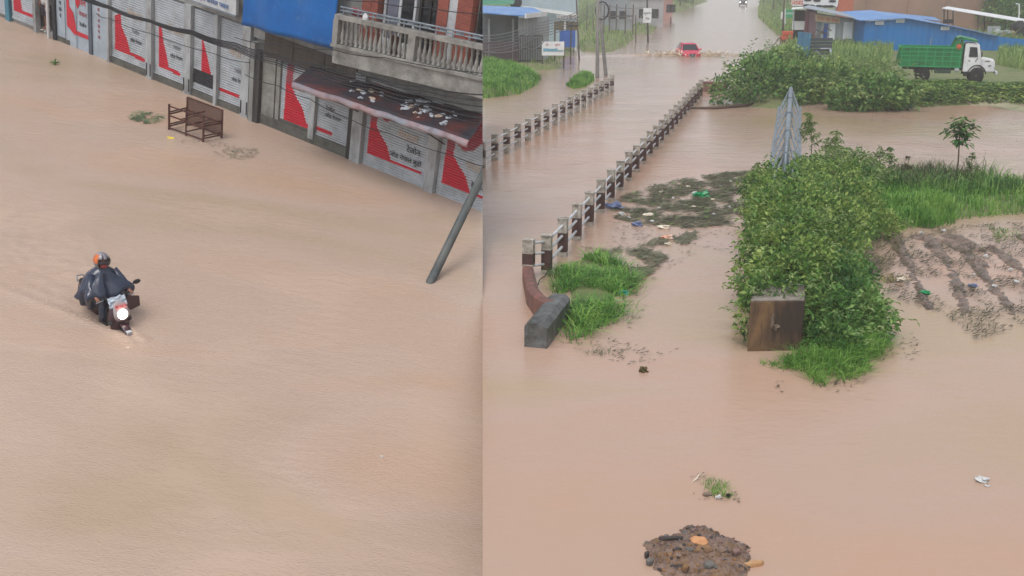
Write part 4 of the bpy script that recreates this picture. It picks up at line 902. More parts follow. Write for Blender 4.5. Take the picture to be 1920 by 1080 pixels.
def blades(mb, polyname_or_pts, n, h, w, rg, zmin=-.05, lean=.35, gap=0.0):
    pl = POLYS[polyname_or_pts][0] if isinstance(polyname_or_pts, str) else np.array([tuple(R(x, y).xy) for x, y in polyname_or_pts])
    lo, hi = pl.min(0), pl.max(0); P = []; rs = np.random.RandomState(rg.randrange(9999))
    while len(P) < n:
        c = lo + (hi - lo) * rs.rand(4 * n, 2); c = c[pdist(pl, c) > -.02]; P += c.tolist()
        if not len(c): break
    P = np.array(P[:n]); zs = gheight(P)
    for (x, y), z in zip(P.tolist(), zs.tolist()):
        nn = noise.noise(Vector((x * .9, y * .9, 4.0)))
        if gap and nn < gap - 1: continue
        hh = h * rg.uniform(.5, 1.25) * (1 + .6 * nn); a = rg.uniform(0, 6.283); ln = rg.uniform(.1, 1) * lean * hh
        p = Vector((x, y, max(z, zmin) - .04)); s = Vector((math.cos(a), math.sin(a), 0)) * w * rg.uniform(.6, 1.2) / 2
        d = Vector((math.cos(a + 1.3 + rg.uniform(-.6, .6)), math.sin(a + 1.3), 0)) * ln
        m_ = p + d * .35 + Z * hh * .62; t = p + d * 1.3 + Z * hh * (.95 - .25 * rg.random())
        mb.add([p - s, p + s, m_ + s * .8, m_ - s * .8, t], [(0, 1, 2, 3), (3, 2, 4)])
rg = random.Random(11)
def grass(name, spec, n, h, w, m, clip=0, **k):
    mb = MB(); blades(mb, spec, n, h, w, rg, **k); o = obj(name, mb, m, clip=clip); o['kind'] = 'stuff'; return o
grass('grass', 'tuft', 3600, .3, .024, M_grass, lean=2.0, gap=.8)
grass('grass', [(1025, 525), (1050, 485), (1110, 474), (1195, 500), (1212, 530), (1185, 575), (1205, 585), (1160, 612), (1105, 640), (1060, 652), (1050, 610)], 900, .3, .02, M_grass, lean=1.9, gap=.95)
grass('grass', 'bed', 7000, .38, .026, M_grassbright, lean=.7)
grass('grass', [(1610, 440), (1625, 335), (1700, 340), (1760, 345), (1740, 395), (1690, 432)], 3200, .45, .026, M_grass, lean=.9)
grass('grass', [(1640, 340), (1700, 338), (1800, 338), (1860, 346), (1800, 362), (1700, 372)], 1300, .75, .025, M_straw, lean=.8)
grass('grass', [(1640, 345), (1700, 343), (1850, 350), (1920, 352), (1900, 375), (1700, 380)], 1800, .65, .028, M_leafdark, lean=.8)
grass('grass', [(1700, 425), (1720, 398), (1780, 395), (1790, 420), (1745, 430)], 900, .5, .026, M_grassbright)
grass('grass', 'tuft', 700, .22, .02, M_straw, lean=2.0, gap=.95)
grass('grass', 'mound', 11000, .42, .045, M_grass, clip=1, lean=.9)
grass('grass', 'patch', 2200, .4, .045, M_grass)
grass('grass', 'yard', 4000, .35, .06, M_grassfar, clip=1)
grass('grass', 'verge', 20000, .6, .1, M_grassfar, clip=1)
grass('grass', [(1435, 685), (1503, 655), (1560, 650), (1650, 640), (1662, 600), (1672, 620), (1655, 665), (1632, 695), (1560, 728), (1530, 722), (1500, 695)], 3600, .3, .018, M_grassbright, lean=1.6, gap=.97)
grass('grass', [(1425, 684), (1470, 672), (1520, 668), (1530, 690), (1470, 695)], 420, .22, .018, M_grass, lean=1.6)
grass('grass', [(1500, 660), (1600, 655), (1660, 600), (1640, 560), (1540, 560)], 1500, .5, .022, M_grass, lean=.8)
grass('grass', [(1640, 525), (1670, 515), (1700, 520), (1695, 530), (1650, 532)], 260, .2, .02, leafmat('yellow_grass', (96, 100, 44), (140, 136, 66), (170, 160, 90), 2), lean=1.0)
grass('grass', [(1855, 428), (1905, 430), (1915, 450), (1870, 455)], 420, .2, .02, M_grass, lean=.8)
grass('grass', [(1318, 908), (1345, 898), (1372, 918), (1370, 936), (1335, 930)], 420, .16, .008, M_grass, lean=.8)
grass('grass', [(1160, 655), (1165, 640), (1145, 650)], 5, .1, .02, M_straw)
mb = MB()
blades(mb, [(1100, 655), (1172, 658), (1170, 666), (1105, 668)], 160, .2, .012, rg, lean=1.6); o = obj('grass', mb, leafmat('grey_green_grass', (70, 88, 66), (96, 112, 84), (120, 130, 100), 2)); o['kind'] = 'stuff'
# tall grass of the far bank, kept off the truck's track
mb = MB()
def bankgrass(pts, n, h, w, lean=.45): blades(mb, pts, n, h, w, rg, lean=lean)
bankgrass([(1470, 165), (1600, 165), (1662, 150), (1672, 120), (1668, 95), (1560, 98), (1500, 85), (1475, 110), (1440, 125)], 9000, 1.0, .075)
bankgrass([(1690, 100), (1920, 105), (2000, 110), (2000, 88), (1900, 90), (1680, 92)], 4500, 1.3, .08)
bankgrass([(1866, 140), (1920, 152), (2000, 160), (2000, 110), (1870, 116)], 3200, .9, .075)
bankgrass([(1420, 30), (1440, 50), (1465, 70), (1470, 90), (1500, 75), (1500, 4), (1425, 4)], 7000, .9, .13)
o = obj('bank_grass', mb, M_grassfar); o['kind'] = 'stuff'

# ---- the creeper thicket over block and pipe
def E_(px, py, z, r, rz=None, ry=None):
    p = R(px, py, z); return (p.x, p.y, p.z, r, ry or r, rz or r)
c0 = R(1480, 560)
def rel(es, c): return [(e[0] - c.x, e[1] - c.y, e[2] - c.z, *e[3:]) for e in es]
th = [E_(1437, 545, 1.02, .52, .32, .5), E_(1468, 520, 1.1, .75, .55), E_(1475, 480, 1.1, .85, .7), E_(1478, 440, 1.15, 1.0, .8), E_(1480, 405, 1.2, 1.1, .9), E_(1482, 375, 1.1, 1.15, .85), E_(1484, 352, .85, 1.2, .75), E_(1492, 335, .75, 1.1, .7), E_(1399, 592, .62, .16, .5), E_(1428, 470, 1.25, .5, .45), E_(1500, 430, 1.5, .55, .45), E_(1440, 400, 1.45, .5, .45), E_(1525, 485, 1.3, .5, .45), E_(1515, 372, 1.35, .6, .4), E_(1418, 352, .8, .5, .4), E_(1408, 520, .8, .36, .4), E_(1418, 556, .85, .3, .25)]
shrub('long dense creeper thicket smothering the pipe end and the concrete block', c0, rel(th, c0), 24000, .125, .06, M_leaf, seed=2, stems=14, name='creeper', cat='creeper', up=.2, shoots=170)
c1 = R(1570, 600)
th = [E_(1555, 590, .55, .62, .6), E_(1600, 575, .5, .6, .55), E_(1560, 535, .7, .75, .65), E_(1632, 600, .35, .5, .4), E_(1565, 635, .3, .5, .35), E_(1590, 520, .6, .6, .55)]
shrub('dark leafy bush crowding the right side of the concrete block', c1, rel(th, c1), 8000, .12, .055, M_leafdark, seed=3, stems=9, up=.15)
c1 = R(1575, 430)
th = [E_(1560, 470, .8, .8, .7), E_(1565, 425, .9, .95, .8), E_(1585, 385, .9, 1.1, .8), E_(1640, 420, .35, .7, .5), E_(1575, 350, .9, 1.1, .8)]
shrub('broad mid green bush behind the creeper, beside the mud field', c1, rel(th, c1), 9000, .13, .06, M_leaf, seed=4, stems=9)
c1 = R(1590, 330)
th = [E_(1560, 320, .9, 1.0, .75), E_(1595, 315, 1.0, .9, .6), E_(1625, 335, .4, .8, .5)]
shrub('pale bush with drooping branches at the water edge behind the thicket', c1, rel(th, c1), 3800, .15, .06, M_leafpale, seed=5, stems=6, up=.0)
def sprig(label, p, h, n, l, w, m, seed, group=None, name='weed', cat='weed', whorls=6, spread=.4):
    """tall thin weed: stem, side twigs, drooping narrow leaves"""
    rg = random.Random(seed); b = thing(name, label, cat, group, loc=p); p = Vector(p)
    top = p + Vector((rg.uniform(-.12, .12) * h, rg.uniform(-.1, .1) * h, h)); st = MB(); st.tube([p - Z * .3, p.lerp(top, .5) + Vector((.03 * h, 0, 0)), top], [.018 * h ** .5, .013, .006], 6); mb = MB()
    for k in range(whorls * 3):
        t = rg.uniform(.3, 1) ** .8; q = p.lerp(top, t)
        for j in range(1):
            a = rg.uniform(0, 6.28); d = Vector((math.cos(a), math.sin(a), .5)) * spread * h * (1.15 - t) * rg.uniform(.5, 1.1); e = q + d; st.tube([q, e], .005, 4)
            for i in range(max(1, n // (whorls * 3))):
                c = q.lerp(e, rg.uniform(.2, 1.05)); a2 = rg.uniform(0, 6.28); dd = Vector((math.cos(a2), math.sin(a2), rg.uniform(-.9, .3))).normalized(); mb.leaf(c, dd, dd.cross(Z).normalized(), l * rg.uniform(.7, 1.2), w, 0, .45)
    obj('leaves', mb, m, b); obj('stem', st, M_stem, b); return b
WG = 'tall weeds rising behind the thicket'
sprig('tall slender weed with drooping leaves right beside the steel truss', R(1520, 318), 2.1, 300, .2, .035, M_leafpale, 21, WG)
sprig('shorter slender weed right of the one beside the truss', R(1552, 322), 1.6, 200, .2, .035, M_leafpale, 22, WG)
sprig('thin spindly weed standing at the left end of the grass bed', R(1640, 345), 1.3, 140, .16, .035, M_leafpale, 23, WG)
sprig('bushy pale weed with small leaves above the pale bush', R(1660, 352), 1.35, 260, .11, .05, M_leafpale, 24, WG)
sprig('feathery weed left of the young sapling', R(1700, 348), 1.0, 160, .12, .03, M_straw, 25, WG)
sprig('feathery weed close to the right of the young sapling', R(1812, 345), 1.1, 200, .10, .03, M_leafpale, 26, WG)
sprig('small leafy shoot poking up at the left edge of the thicket top', R(1416, 345), .75, 60, .16, .05, M_leafpale, 27, WG, whorls=4)
# sapling with a mop of big leaves
sp = R(1790, 345); b = thing('sapling', 'young sapling with a thin trunk and a mop of large leaves above the grass bed', 'tree', loc=sp)
mb = MB(); tp_ = sp + Vector((.0, .1, 1.95)); mb.tube([sp - Z * .3, sp + Vector((.03, 0, .8)), tp_], [.035, .028, .02], 8)
lm = MB(); r2 = random.Random(5)
for k in range(150):
    q = tp_ + Vector((r2.gauss(.05, .2), r2.gauss(0, .2), r2.uniform(-.55, .35))); a = r2.uniform(0, 6.28); d = Vector((math.cos(a), math.sin(a), r2.uniform(-.5, .25))).normalized(); lm.leaf(q, d, d.cross(Z).normalized(), .27, .13, 0, .35)
    if k % 6 == 0: mb.tube([tp_ - Z * .2, q], .008, 4)
obj('trunk', mb, M_stem, b, smooth=True); obj('crown', lm, leafmat('sapling_leaves', (30, 74, 34), (62, 112, 52), (126, 152, 86), 1.5), b)

# ---- bushes of the far bank
FB = 'bushes along the far bank of the channel'
def bush(label, px, py, es, n, m, seed, l=.28, w=.13):
    p = R(px, py, .3); shrub(label, p, es, n, l, w, m, FB, seed, 6)
bush('big rounded dark bush at the far bank left of the steel truss', 1420, 186, [(0, 0, .9, 1.9, 1.5, 1.5), (-1.3, .2, .4, 1.3, 1.2, 1.0), (1.5, .3, .7, 1.6, 1.4, 1.3), (.3, .8, 1.6, 1.2, 1.1, .9)], 3600, M_leafdark, 31)
bush('yellowish green bush right behind the far end of the truss', 1500, 182, [(0, 0, .8, 1.6, 1.3, 1.2), (1.6, .2, .7, 1.6, 1.2, 1.2), (3.2, .3, .5, 1.4, 1.2, 1.0)], 3200, M_leaf, 32)
bush('bush with broad dark leaves where the bank juts into the channel', 1640, 196, [(0, 0, .6, 1.6, 1.2, 1.0), (-1.3, .1, .3, 1.2, 1.0, .8), (1.2, .3, .5, 1.1, 1.0, .7)], 2300, M_leafdark, 33, .34, .16)
bush('grey green bush between the bank edge and the truck tail', 1648, 176, [(0, 0, .7, 1.2, 1.0, 1.1), (-1.2, .5, .7, 1.2, 1.0, 1.0)], 1700, M_leafpale, 34, .3, .08)
bush('low loose bush on the bank between the truss and the jutting corner', 1580, 180, [(0, 0, .5, 1.8, 1.2, .8), (1.8, .3, .4, 1.4, 1.1, .7)], 1900, M_leaf, 35)
bush('leafy bush overhanging the left side of the dark cart', 1480, 140, [(0, 0, .8, 1.7, 1.4, 1.0), (-1.6, -.4, .6, 1.5, 1.3, .9)], 1900, M_leaf, 36)
# ground cover along the water below the truck
mb = MB(); rr = random.Random(9)
pl = [(1650, 203), (1720, 202), (1800, 197), (1920, 195), (2060, 192), (2060, 190), (1920, 186), (1830, 180), (1740, 178), (1670, 180)]
base = np.array([tuple(R(x, y).xy) for x, y in pl]); lo, hi = base.min(0), base.max(0); rs_ = np.random.RandomState(4); Q = lo + (hi - lo) * rs_.rand(40000, 2); Q = Q[pdist(base, Q) > 0][:8000]; GZ = gheight(Q)
for (x, y), g_ in zip(Q.tolist(), GZ.tolist()):
    z = max(.03, g_) + .02 + .2 * rr.random() + .12 * noise.noise(Vector((x * .7, y * .7, 2)))
    a = rr.uniform(0, 6.28); d = Vector((math.cos(a), math.sin(a), rr.uniform(-.1, .6))).normalized(); mb.leaf((x, y, z), d, d.cross(Z).normalized(), .26, .17, 0, .3)
o = obj('ground_cover', mb, M_leaf); o['kind'] = 'stuff'

# wheel track worn into the bank by the truck
mb = MB(); A_t = [R(x, y, .72) for x, y in ((1672, 161), (1730, 159), (1800, 161), (1860, 165), (1920, 173), (2040, 184))]; B_t = [R(x, y, .72) for x, y in ((1690, 172), (1740, 171), (1805, 171), (1860, 175), (1920, 184), (2040, 196))]
def trk(u, v):
    k = min(4, int(u * 5)); t = u * 5 - k; p = A_t[k].lerp(A_t[k + 1], t).lerp(B_t[k].lerp(B_t[k + 1], t), v); return (p.x, p.y, max(.0, gz(p.x, p.y)) + .05 + .05 * noise.noise(Vector((p.x * .8, p.y * .8, 6))) - .05 * (2 * v - 1) ** 2)
mb.grid(trk, 60, 10); obj('dirt_track', mb, mat('pale_track', (160, 150, 124), (122, 122, 92), .9, .8, bump=.4, c3=(92, 116, 62), s3=.8, a3=.8), smooth=True)['kind'] = 'structure'
# ================================================================== far side: sheds, truck, cars, poles
M_bluesh = mat('blue_sheet', (0, 112, 178), (0, 96, 160), .5, .45, bump=.05, c3=(60, 118, 170), s3=.4, a3=.35, stretch=(1, 1, .3))
M_blueroof = mat('blue_roof_sheet', (66, 128, 192), (50, 110, 174), .6, .4, c3=(150, 176, 200), s3=.5, a3=.6)
M_greysh = mat('grey_sheet', (158, 164, 164), (128, 136, 138), .6, .5, c3=(104, 108, 106), s3=.5, stretch=(1, 1, .3))
M_whitesh = mat('white_sheet', (224, 226, 226), (204, 206, 206), .8, .5)
M_farbrick = mat('far_brick', (158, 124, 106), (138, 108, 92), .35, .85, c3=(120, 112, 92), s3=.2, a3=.5, bump=.2, bscale=3)
M_orange = mat('orange_board', (206, 92, 58), (186, 74, 46), 1, .6)
M_green_sign = mat('green_sign', (36, 150, 104), (28, 134, 92), 2, .4)
def corr(mb, a, b, h0, h1, pitch=.25, amp=.03, m=0, topfn=None):
    """ribbed upright sheet from ground point a to b"""
    a = Vector(a); b = Vector(b); n = max(2, int((b - a).length / pitch * 2)); nr = Vector((b.y - a.y, a.x - b.x, 0)).normalized()
    lo, hi = [], []
    for i in range(n + 1):
        t = i / n; q = a.lerp(b, t) + nr * (amp if i % 2 else 0); lo.append((q.x, q.y, h0)); hi.append((q.x, q.y, topfn(t) if topfn else h1))
    mb.add(lo + hi, [(i, i + 1, n + 2 + i, n + 1 + i) for i in range(n)], m)
def roofsheet(mb, P, th=.05, m=0): mb.ext([Vector(p) for p in P], (0, 0, th), m)
# ---- blue shed
Y = R(1660, 97, .6).y
def w_(x, y, dy=0.0): return W(x, y, Y + dy)
b = thing('blue_shed', 'long low shed of bright blue corrugated sheets behind the green truck', 'shed', loc=w_(1700, 97))
gx = [(1617, 40), (1697, 35.5), (1780, 50), (1870, 69), (1985, 80)]
def topz(x, lift=0.0):
    for (x0, y0), (x1, y1) in zip(gx, gx[1:]):
        if x <= x1: return w_(x, lerp(y0, y1, (x - x0) / (x1 - x0)) - lift).z
    return w_(1985, 80).z
x0, x1 = w_(1617, 97).x, w_(1985, 97).x
mb = MB(); corr(mb, (x0, Y, 0), (x1, Y, 0), .1, 0, .5, .06, 0, lambda t: topz(1617 + 368 * t)); o = obj('front_wall', mb, M_bluesh, b); o.modifiers.new('t', 'SOLIDIFY').thickness = .03
mb = MB(); corr(mb, (x0, Y + 9, 0), (x0, Y, 0), .1, topz(1617)); o = obj('side_wall', mb, M_bluesh, b); o.modifiers.new('t', 'SOLIDIFY').thickness = .03
mb = MB()
for (a, ya), (c, yc) in list(zip(gx, gx[1:]))[:3]:
    A1, C1 = w_(a - (6 if a == 1617 else 0), ya - 1), w_(c, yc - 1)
    roofsheet(mb, [A1 - Vector((0, .35, 0)), C1 - Vector((0, .35, 0)), C1 + Vector((0, 9, .35)), A1 + Vector((0, 9, .35))])
obj('roof', mb, M_blueroof, b)
for xa, ya in ((1648, 43), (1687, 39), (1771, 53)):
    mb = MB(); p = w_(xa, ya) + Vector((0, -.12, 0)); mb.box(p, (.7, .05, .27)); v_ = obj('vent', mb, M_whitesh, b)
    mb = MB(); [mb.box(p + Vector((0, -.03, dz)), (.6, .02, .03)) for dz in (-.07, .0, .07)]; obj('louvre', mb, M_greysh, v_)
mb = MB()
for xa in (1645, 1760, 1850): mb.ext([w_(xa, 62 + (xa - 1645) * .12) + Vector((0, -.07, 0)), w_(xa + 3, 62 + (xa - 1645) * .12) + Vector((0, -.07, 0)), w_(xa + 3, 90) + Vector((0, -.07, 0)), w_(xa, 90) + Vector((0, -.07, 0))], (0, .02, 0))
obj('batten', mb.__class__().box(w_(1744, 84) + Vector((0, -.1, 0)), (.05, .04, 1.1)), M_greysh, b)
b2 = thing('blue_roofed_shed', 'second blue roofed shed peeping over the bright blue shed', 'shed', loc=W(1690, 40, Y + 14))
p = lambda x, y, d: W(x, y, Y + d)
mb = MB(); roofsheet(mb, [p(1614, 25, 11), p(1765, 40, 11), p(1752, 33, 20), p(1628, 20, 20)]); obj('roof', mb, M_blueroof, b2)
mb = MB(); A1, C1 = p(1628, 60, 11.3), p(1760, 60, 11.3); corr(mb, (A1.x, A1.y, 0), (C1.x, C1.y, 0), .2, 0, .5, .05, 0, lambda t: p(1628 + 132 * t, 27 + 13 * t, 11.3).z - .1); o = obj('wall', mb, M_whitesh, b2); o.modifiers.new('t', 'SOLIDIFY').thickness = .03
# ---- grey shed with the painted sign
Yg = R(1572, 93, .6).y
g = lambda x, y, d=0.0: W(x, y, Yg + d)
b = thing('grey_shed', 'grey sheet shed with a red lettered sign and blue door left of the blue shed', 'shed', loc=g(1572, 93))
A1, C1 = g(1527, 93), g(1617, 93)
mb = MB(); corr(mb, (A1.x, A1.y, 0), (C1.x, C1.y, 0), .1, 0, .3, .03, 0, lambda t: g(1527 + 90 * t, 24 + 15 * t).z); o = obj('front_wall', mb, M_greysh, b); o.modifiers.new('t', 'SOLIDIFY').thickness = .04
M_side = mat('dull_red_side', (136, 104, 112), (116, 88, 98), 1, .7)
for q0_, q1_, zt_ in (((C1.x, C1.y, 0), (C1.x, C1.y + 6, 0), g(1617, 38).z), ((A1.x, A1.y + 6, 0), (A1.x, A1.y, 0), g(1527, 24).z)):
    mb = MB(); corr(mb, q0_, q1_, .1, zt_, .3, .03); o = obj('side_wall', mb, M_side, b); o.modifiers.new('t', 'SOLIDIFY').thickness = .04
mb = MB(); roofsheet(mb, [g(1506, 15, -1.0), g(1621, 39, -1.0), g(1628, 34, 6), g(1516, 11, 6)], .07); obj('roof', mb, mat('dull_zinc_roof', (150, 160, 168), (124, 134, 144), .8, .4, metal=.3), b)
def face_panel(name, x0, y0, x1, y1, m, d=-.1, par=None):
    a, c = g(x0, y1, d), g(x1, y0, d); mb = MB(); mb.bb(a, (c.x, a.y + .05, c.z)); return obj(name, mb, m, par or b)
face_panel('dark_panel', 1528.5, 40, 1541, 92, mat('dark_grey_sheet', (112, 120, 124), (96, 104, 108), 1, .6))
face_panel('door', 1542, 44, 1553, 90, mat('deep_blue_door', (28, 74, 150), (22, 62, 130), 1, .5))
face_panel('white_panel', 1554, 45, 1567, 74, M_whitesh); face_panel('pale_panel', 1568, 46, 1578, 74, M_greysh); face_panel('white_panel', 1580, 41, 1600, 73, M_whitesh); face_panel('pale_panel', 1601, 40, 1610, 80, M_greysh)
face_panel('brick_base', 1553.5, 75, 1616, 92, mat('grey_blocks', (132, 130, 120), (104, 104, 96), 1.2, .8, c3=(88, 84, 74), s3=.8))
a = g(1529, 29, -.16); c = g(1575, 42, -.16); mb = MB()
sa, sc_, sd_, se = g(1529, 40, -.16), g(1575, 44, -.16), g(1575, 33, -.16), g(1529, 27, -.16)
mb.ext([sa, sc_, sd_, se], (0, .05, 0)); sg = obj('signboard', mb, mat('cream_board', (206, 186, 150), (186, 160, 128), 1, .6), b)
mm = Matrix.Translation((sa + sd_) / 2 + Vector((0, -.02, 0))) @ Matrix.Rotation(-math.atan2(sa.z - sc_.z + .0, sc_.x - sa.x), 4, 'Y').inverted()
obj('lettering', text_mb('राज घर सेवा', .42, Matrix.Translation((sa + sd_) / 2 + Vector((0, -.02, -.02))) @ Matrix.Rotation(math.atan2(se.z - sd_.z, sd_.x - se.x), 4, 'Y')), M_red, sg)
# ---- reddish lean-to, hoarding, orange banner, brick pier and long brick wall behind
b = thing('lean_to', 'dull red sheet lean-to with a white eave left of the grey shed', 'shed', loc=g(1515, 60, 3))
mb = MB(); A1, C1 = g(1509, 60, 2.5), g(1529, 60, 2.5); corr(mb, (A1.x, A1.y, 0), (C1.x, C1.y, 0), .2, g(1509, 17, 2.5).z, .3, .03); o = obj('wall', mb, mat('maroon_sheet', (140, 92, 104), (122, 78, 92), 1, .6), b); o.modifiers.new('t', 'SOLIDIFY').thickness = .04
mb = MB(); A1, C1 = g(1488, 55, 4), g(1508, 55, 4); mb.bb((A1.x, A1.y, .4), (C1.x, A1.y + .1, g(1508, 19, 4).z)); obj('dark_bay', mb, M_dkgap, b)
mb = MB(); roofsheet(mb, [g(1484, 18, 2), g(1512, 16, 2), g(1512, 14, 6), g(1486, 15, 6)]); obj('roof', mb, M_whitesh, b)
mb = MB(); [mb.tube([g(x, 56, 2.2), g(x, 17, 2.2)], .06, 6) for x in (1488,)]; obj('post', mb, M_greysh, b)
mb = MB(); a = g(1496, 47, 3); mb.bb(a + Vector((-.5, -.4, -.4)), a + Vector((.5, .1, .35))); solo('white_crate', mb, M_whitesh, 'white crate standing in the open bay of the red lean-to', 'crate', loc=a)
Yh = Yg + 16; h = lambda x, y, d=0.0: W(x, y, Yh + d)
b = thing('hoarding', 'large white hoarding with dark oval cut-outs behind the grey shed', 'hoarding', loc=h(1540, 20))
mb = MB(); mb.ext([h(1507, 12), h(1570, 13), h(1574, -12), h(1508, -14)], (0, .1, 0)); obj('panel', mb, M_whitesh, b)
for x, y in ((1512, 10), (1521, 11), (1536, 11.5), (1515, 0), (1532, 1), (1548, 12), (1561, 2), (1558, 12)):
    mb = MB(); c = h(x, y, -.04); mb.lathe(c, (0, 1, 0), [(.001, -.02), (.26, -.02), (.26, .02), (.001, .02)], 12); mb.v = [(q[0] * 1.0 + (q[0] - c.x) * .5, q[1], c.z + (q[2] - c.z) * .5) for q in mb.v]; obj('opening', mb, M_dkgap, b)
mb = MB(); [mb.tube([h(x, 70), h(x, 12)], .07, 6) for x in (1512,)]; obj('leg', mb, M_greysh, b); mb = MB(); mb.tube([h(1566, 70), h(1566, 12)], .07, 6); obj('leg', mb, M_greysh, b)
mb = MB(); mb.ext([h(1484, 12, 4), h(1507, 12, 4), h(1507, 1, 4), h(1484, 0, 4)], (0, .1, 0)); o = solo('banner', mb, M_orange, 'orange and white lettered banner left of the white hoarding', 'banner', loc=h(1495, 8, 4))
lm = MB(); lm.ext([h(1485, 11.5, 3.9), h(1506, 11.5, 3.9), h(1506, 9, 3.9), h(1485, 8.5, 3.9)], (0, .05, 0)); obj('pale_strip', lm, M_whitesh, o); obj('lettering', text_mb('होटल', .7, Matrix.Translation(h(1495.5, 5, 3.88))), M_whitesh, o)
mb = MB(); a = h(1583, 50, 3); mb.bb((a.x - .75, a.y, .3), (a.x + .75, a.y + 1.2, h(1583, -20, 3).z)); solo('brick_pier', mb, mat('orange_brick', (186, 106, 80), (166, 92, 68), .8, .8, bump=.2), 'square orange brick pier between the hoarding and the long brown wall', 'pier', loc=a)
mb = MB(); a, c = h(1590, 60, 12), h(1885, 60, 12); mb.bb((a.x, a.y, .2), (c.x, a.y + .4, h(1700, -16, 12).z))
bw = solo('brick_wall', mb, M_farbrick, 'very long brown brick wall closing the view behind the blue sheds', 'wall', loc=(a.x, a.y, .2))
for x in (1622, 1700, 1770, 1850):
    mb = MB(); q = h(x, 60, 11.9); mb.bb((q.x - .12, q.y - .06, .2), (q.x + .12, q.y + .1, h(1700, -16, 12).z)); obj('seam', mb, M_farbrick, bw)
# white canopy on posts, tank, lamp
Yc = Yg + 9; k_ = lambda x, y, d=0.0: W(x, y, Yc + d)
b = thing('canopy', 'long white sloping canopy on thin dark posts in front of the brick wall', 'canopy', loc=k_(1800, 60))
mb = MB(); roofsheet(mb, [k_(1766, 16), k_(1930, 44), k_(1930, 38, 3), k_(1777, 13, 3)], .06); obj('roof', mb, M_whitesh, b)
for x, y in ((1770, 17), (1777, 17), (1787, 19), (1834, 28), (1846, 30), (1885, 37)):
    mb = MB(); mb.tube([k_(x, 72, .3), k_(x, y, .3)], .05, 6); obj('post', mb, M_dark, b)
mb = MB(); mb.bb(k_(1768, 44, .2), k_(1786, 36, .3)); obj('railing', mb, M_dark, b)
a = k_(1909, 72, -3); mb = MB(); mb.lathe((a.x, a.y, a.z), (0, 0, 1), [(.001, 0), (.8, 0), (.85, .1), (.82, .3), (.85, .5), (.82, .75), (.85, 1.0), (.8, 1.25), (.3, 1.5), (.25, 1.6), (.001, 1.6)], 20); solo('water_tank', mb, M_black, 'black plastic water tank at the right edge behind the blue shed', 'water tank', loc=a, smooth=True)
mb = MB(); a = k_(1862, 68, -3); mb.bb(a + Vector((-.6, 0, -.3)), a + Vector((.6, .1, .9))); solo('sheet_stack', mb, M_greysh, 'pale sheets leaning against the canopy posts', 'sheets', loc=a)
for q, (x, y, r_) in enumerate(((1872, 63, .35), (1880, 66, .3), (1888, 62, .28), (1896, 67, .35))):
    mb = MB(); a = k_(x, y, -4); mb.ball(a, (r_ * 1.6, r_, r_), n=10, k=6, jit=.9); solo('rubble_pile', mb, M_farbrick if q % 2 else M_greysh, 'heap of broken rubble on top of the end of the blue shed', 'rubble', 'rubble by the water tank', loc=a)
mb = MB(); a = k_(1911, 40, 6); mb.tube([a + Vector((0, 0, -3)), k_(1911, 24, 6), k_(1911, 8, 6), k_(1905, 7, 6)], .07, 6); solo('street_lamp', mb, M_whitesh, 'white hooked lamp post against the trees at the upper right', 'street lamp', loc=a)
# ---- tipper truck
TY = R(1727, 153, .74); TF = R(1832, 156, .74); tk = (TF - TY).length / 3.92
tdir = (TF - TY); tang = math.atan2(tdir.y, tdir.x)
b = thing('tipper_truck', 'green tipper truck with a white bonneted cab parked on the grassy bank', 'truck', loc=TY - Vector((math.cos(tang), math.sin(tang), 0)) * 1.95 * tk, rz=tang, local=True)
b.scale = (tk, tk, tk * 1.18); INFO[b.name] = (INFO[b.name][0] @ Matrix.Diagonal((tk, tk, tk * 1.18, 1)), None)
M_tg = mat('truck_green', (14, 128, 66), (10, 108, 54), 1.2, .4, c3=(40, 84, 56), s3=1.2, a3=.5)
M_tw = mat('truck_white', (222, 222, 222), (196, 196, 198), 1.5, .35, c3=(120, 116, 112), s3=2, a3=.5, t3=.6)
M_trim = mat('green_rib', (40, 150, 92), (30, 130, 78), 2, .4)
HW = 1.12
for s in (-1, 1):
    mb = MB(); y = s * HW; yo = y + s * .03
    mb.ext([(.15, y, 2.2), (.0, y, 1.25), (.3, y, 1.02), (4.55, y, 1.02), (4.55, y, 2.2)], (0, -s * .06, 0)); sd2 = obj('side_board', mb, M_tg, b)
    mb = MB()
    for k in range(8): xx = .35 + k * .58; mb.box((xx, yo, 1.62), (.07, .06, 1.14))
    for z in (1.38, 1.66, 1.92): mb.box((2.35, yo, z), (4.3, .05, .045))
    mb.box((2.3, yo, 2.19), (4.45, .1, .08)); mb.box((2.4, yo, 1.04), (4.3, .08, .08)); obj('ribs', mb, M_trim, sd2)
    if s < 0:
        mb = MB(); mb.lathe((4.25, yo - .03, 2.28), (0, 1, 0), [(.001, -.02), (.17, -.02), (.17, .02), (.001, .02)], 16); obj('round_emblem', mb, M_orange, b)
    mb = MB(); mb.ext([(3.8, y, 2.2), (4.1, y, 2.82), (4.2, y, 2.82), (4.55, y, 2.2)], (0, -s * .05, 0)); obj('head_gusset', mb, M_tg, b)
mb = MB(); mb.bb((.25, -HW, 1.02), (4.5, HW, 1.1)); obj('bed_floor', mb, M_dark, b)
mb = MB(); mb.ext([(.15, -HW, 2.2), (.0, -HW, 1.25), (.3, -HW, 1.05), (.36, -HW, 1.05), (.07, -HW, 1.25), (.22, -HW, 2.2)], (0, 2 * HW, 0)); obj('tailgate', mb, M_tg, b)
mb = MB(); mb.ext([(4.48, -HW, 1.02), (4.55, -HW, 1.02), (4.55, -HW, 2.75), (4.15, -HW, 2.85), (4.1, -HW, 2.78), (4.48, -HW, 2.7)], (0, 2 * HW, 0)); obj('headboard', mb, M_tg, b)
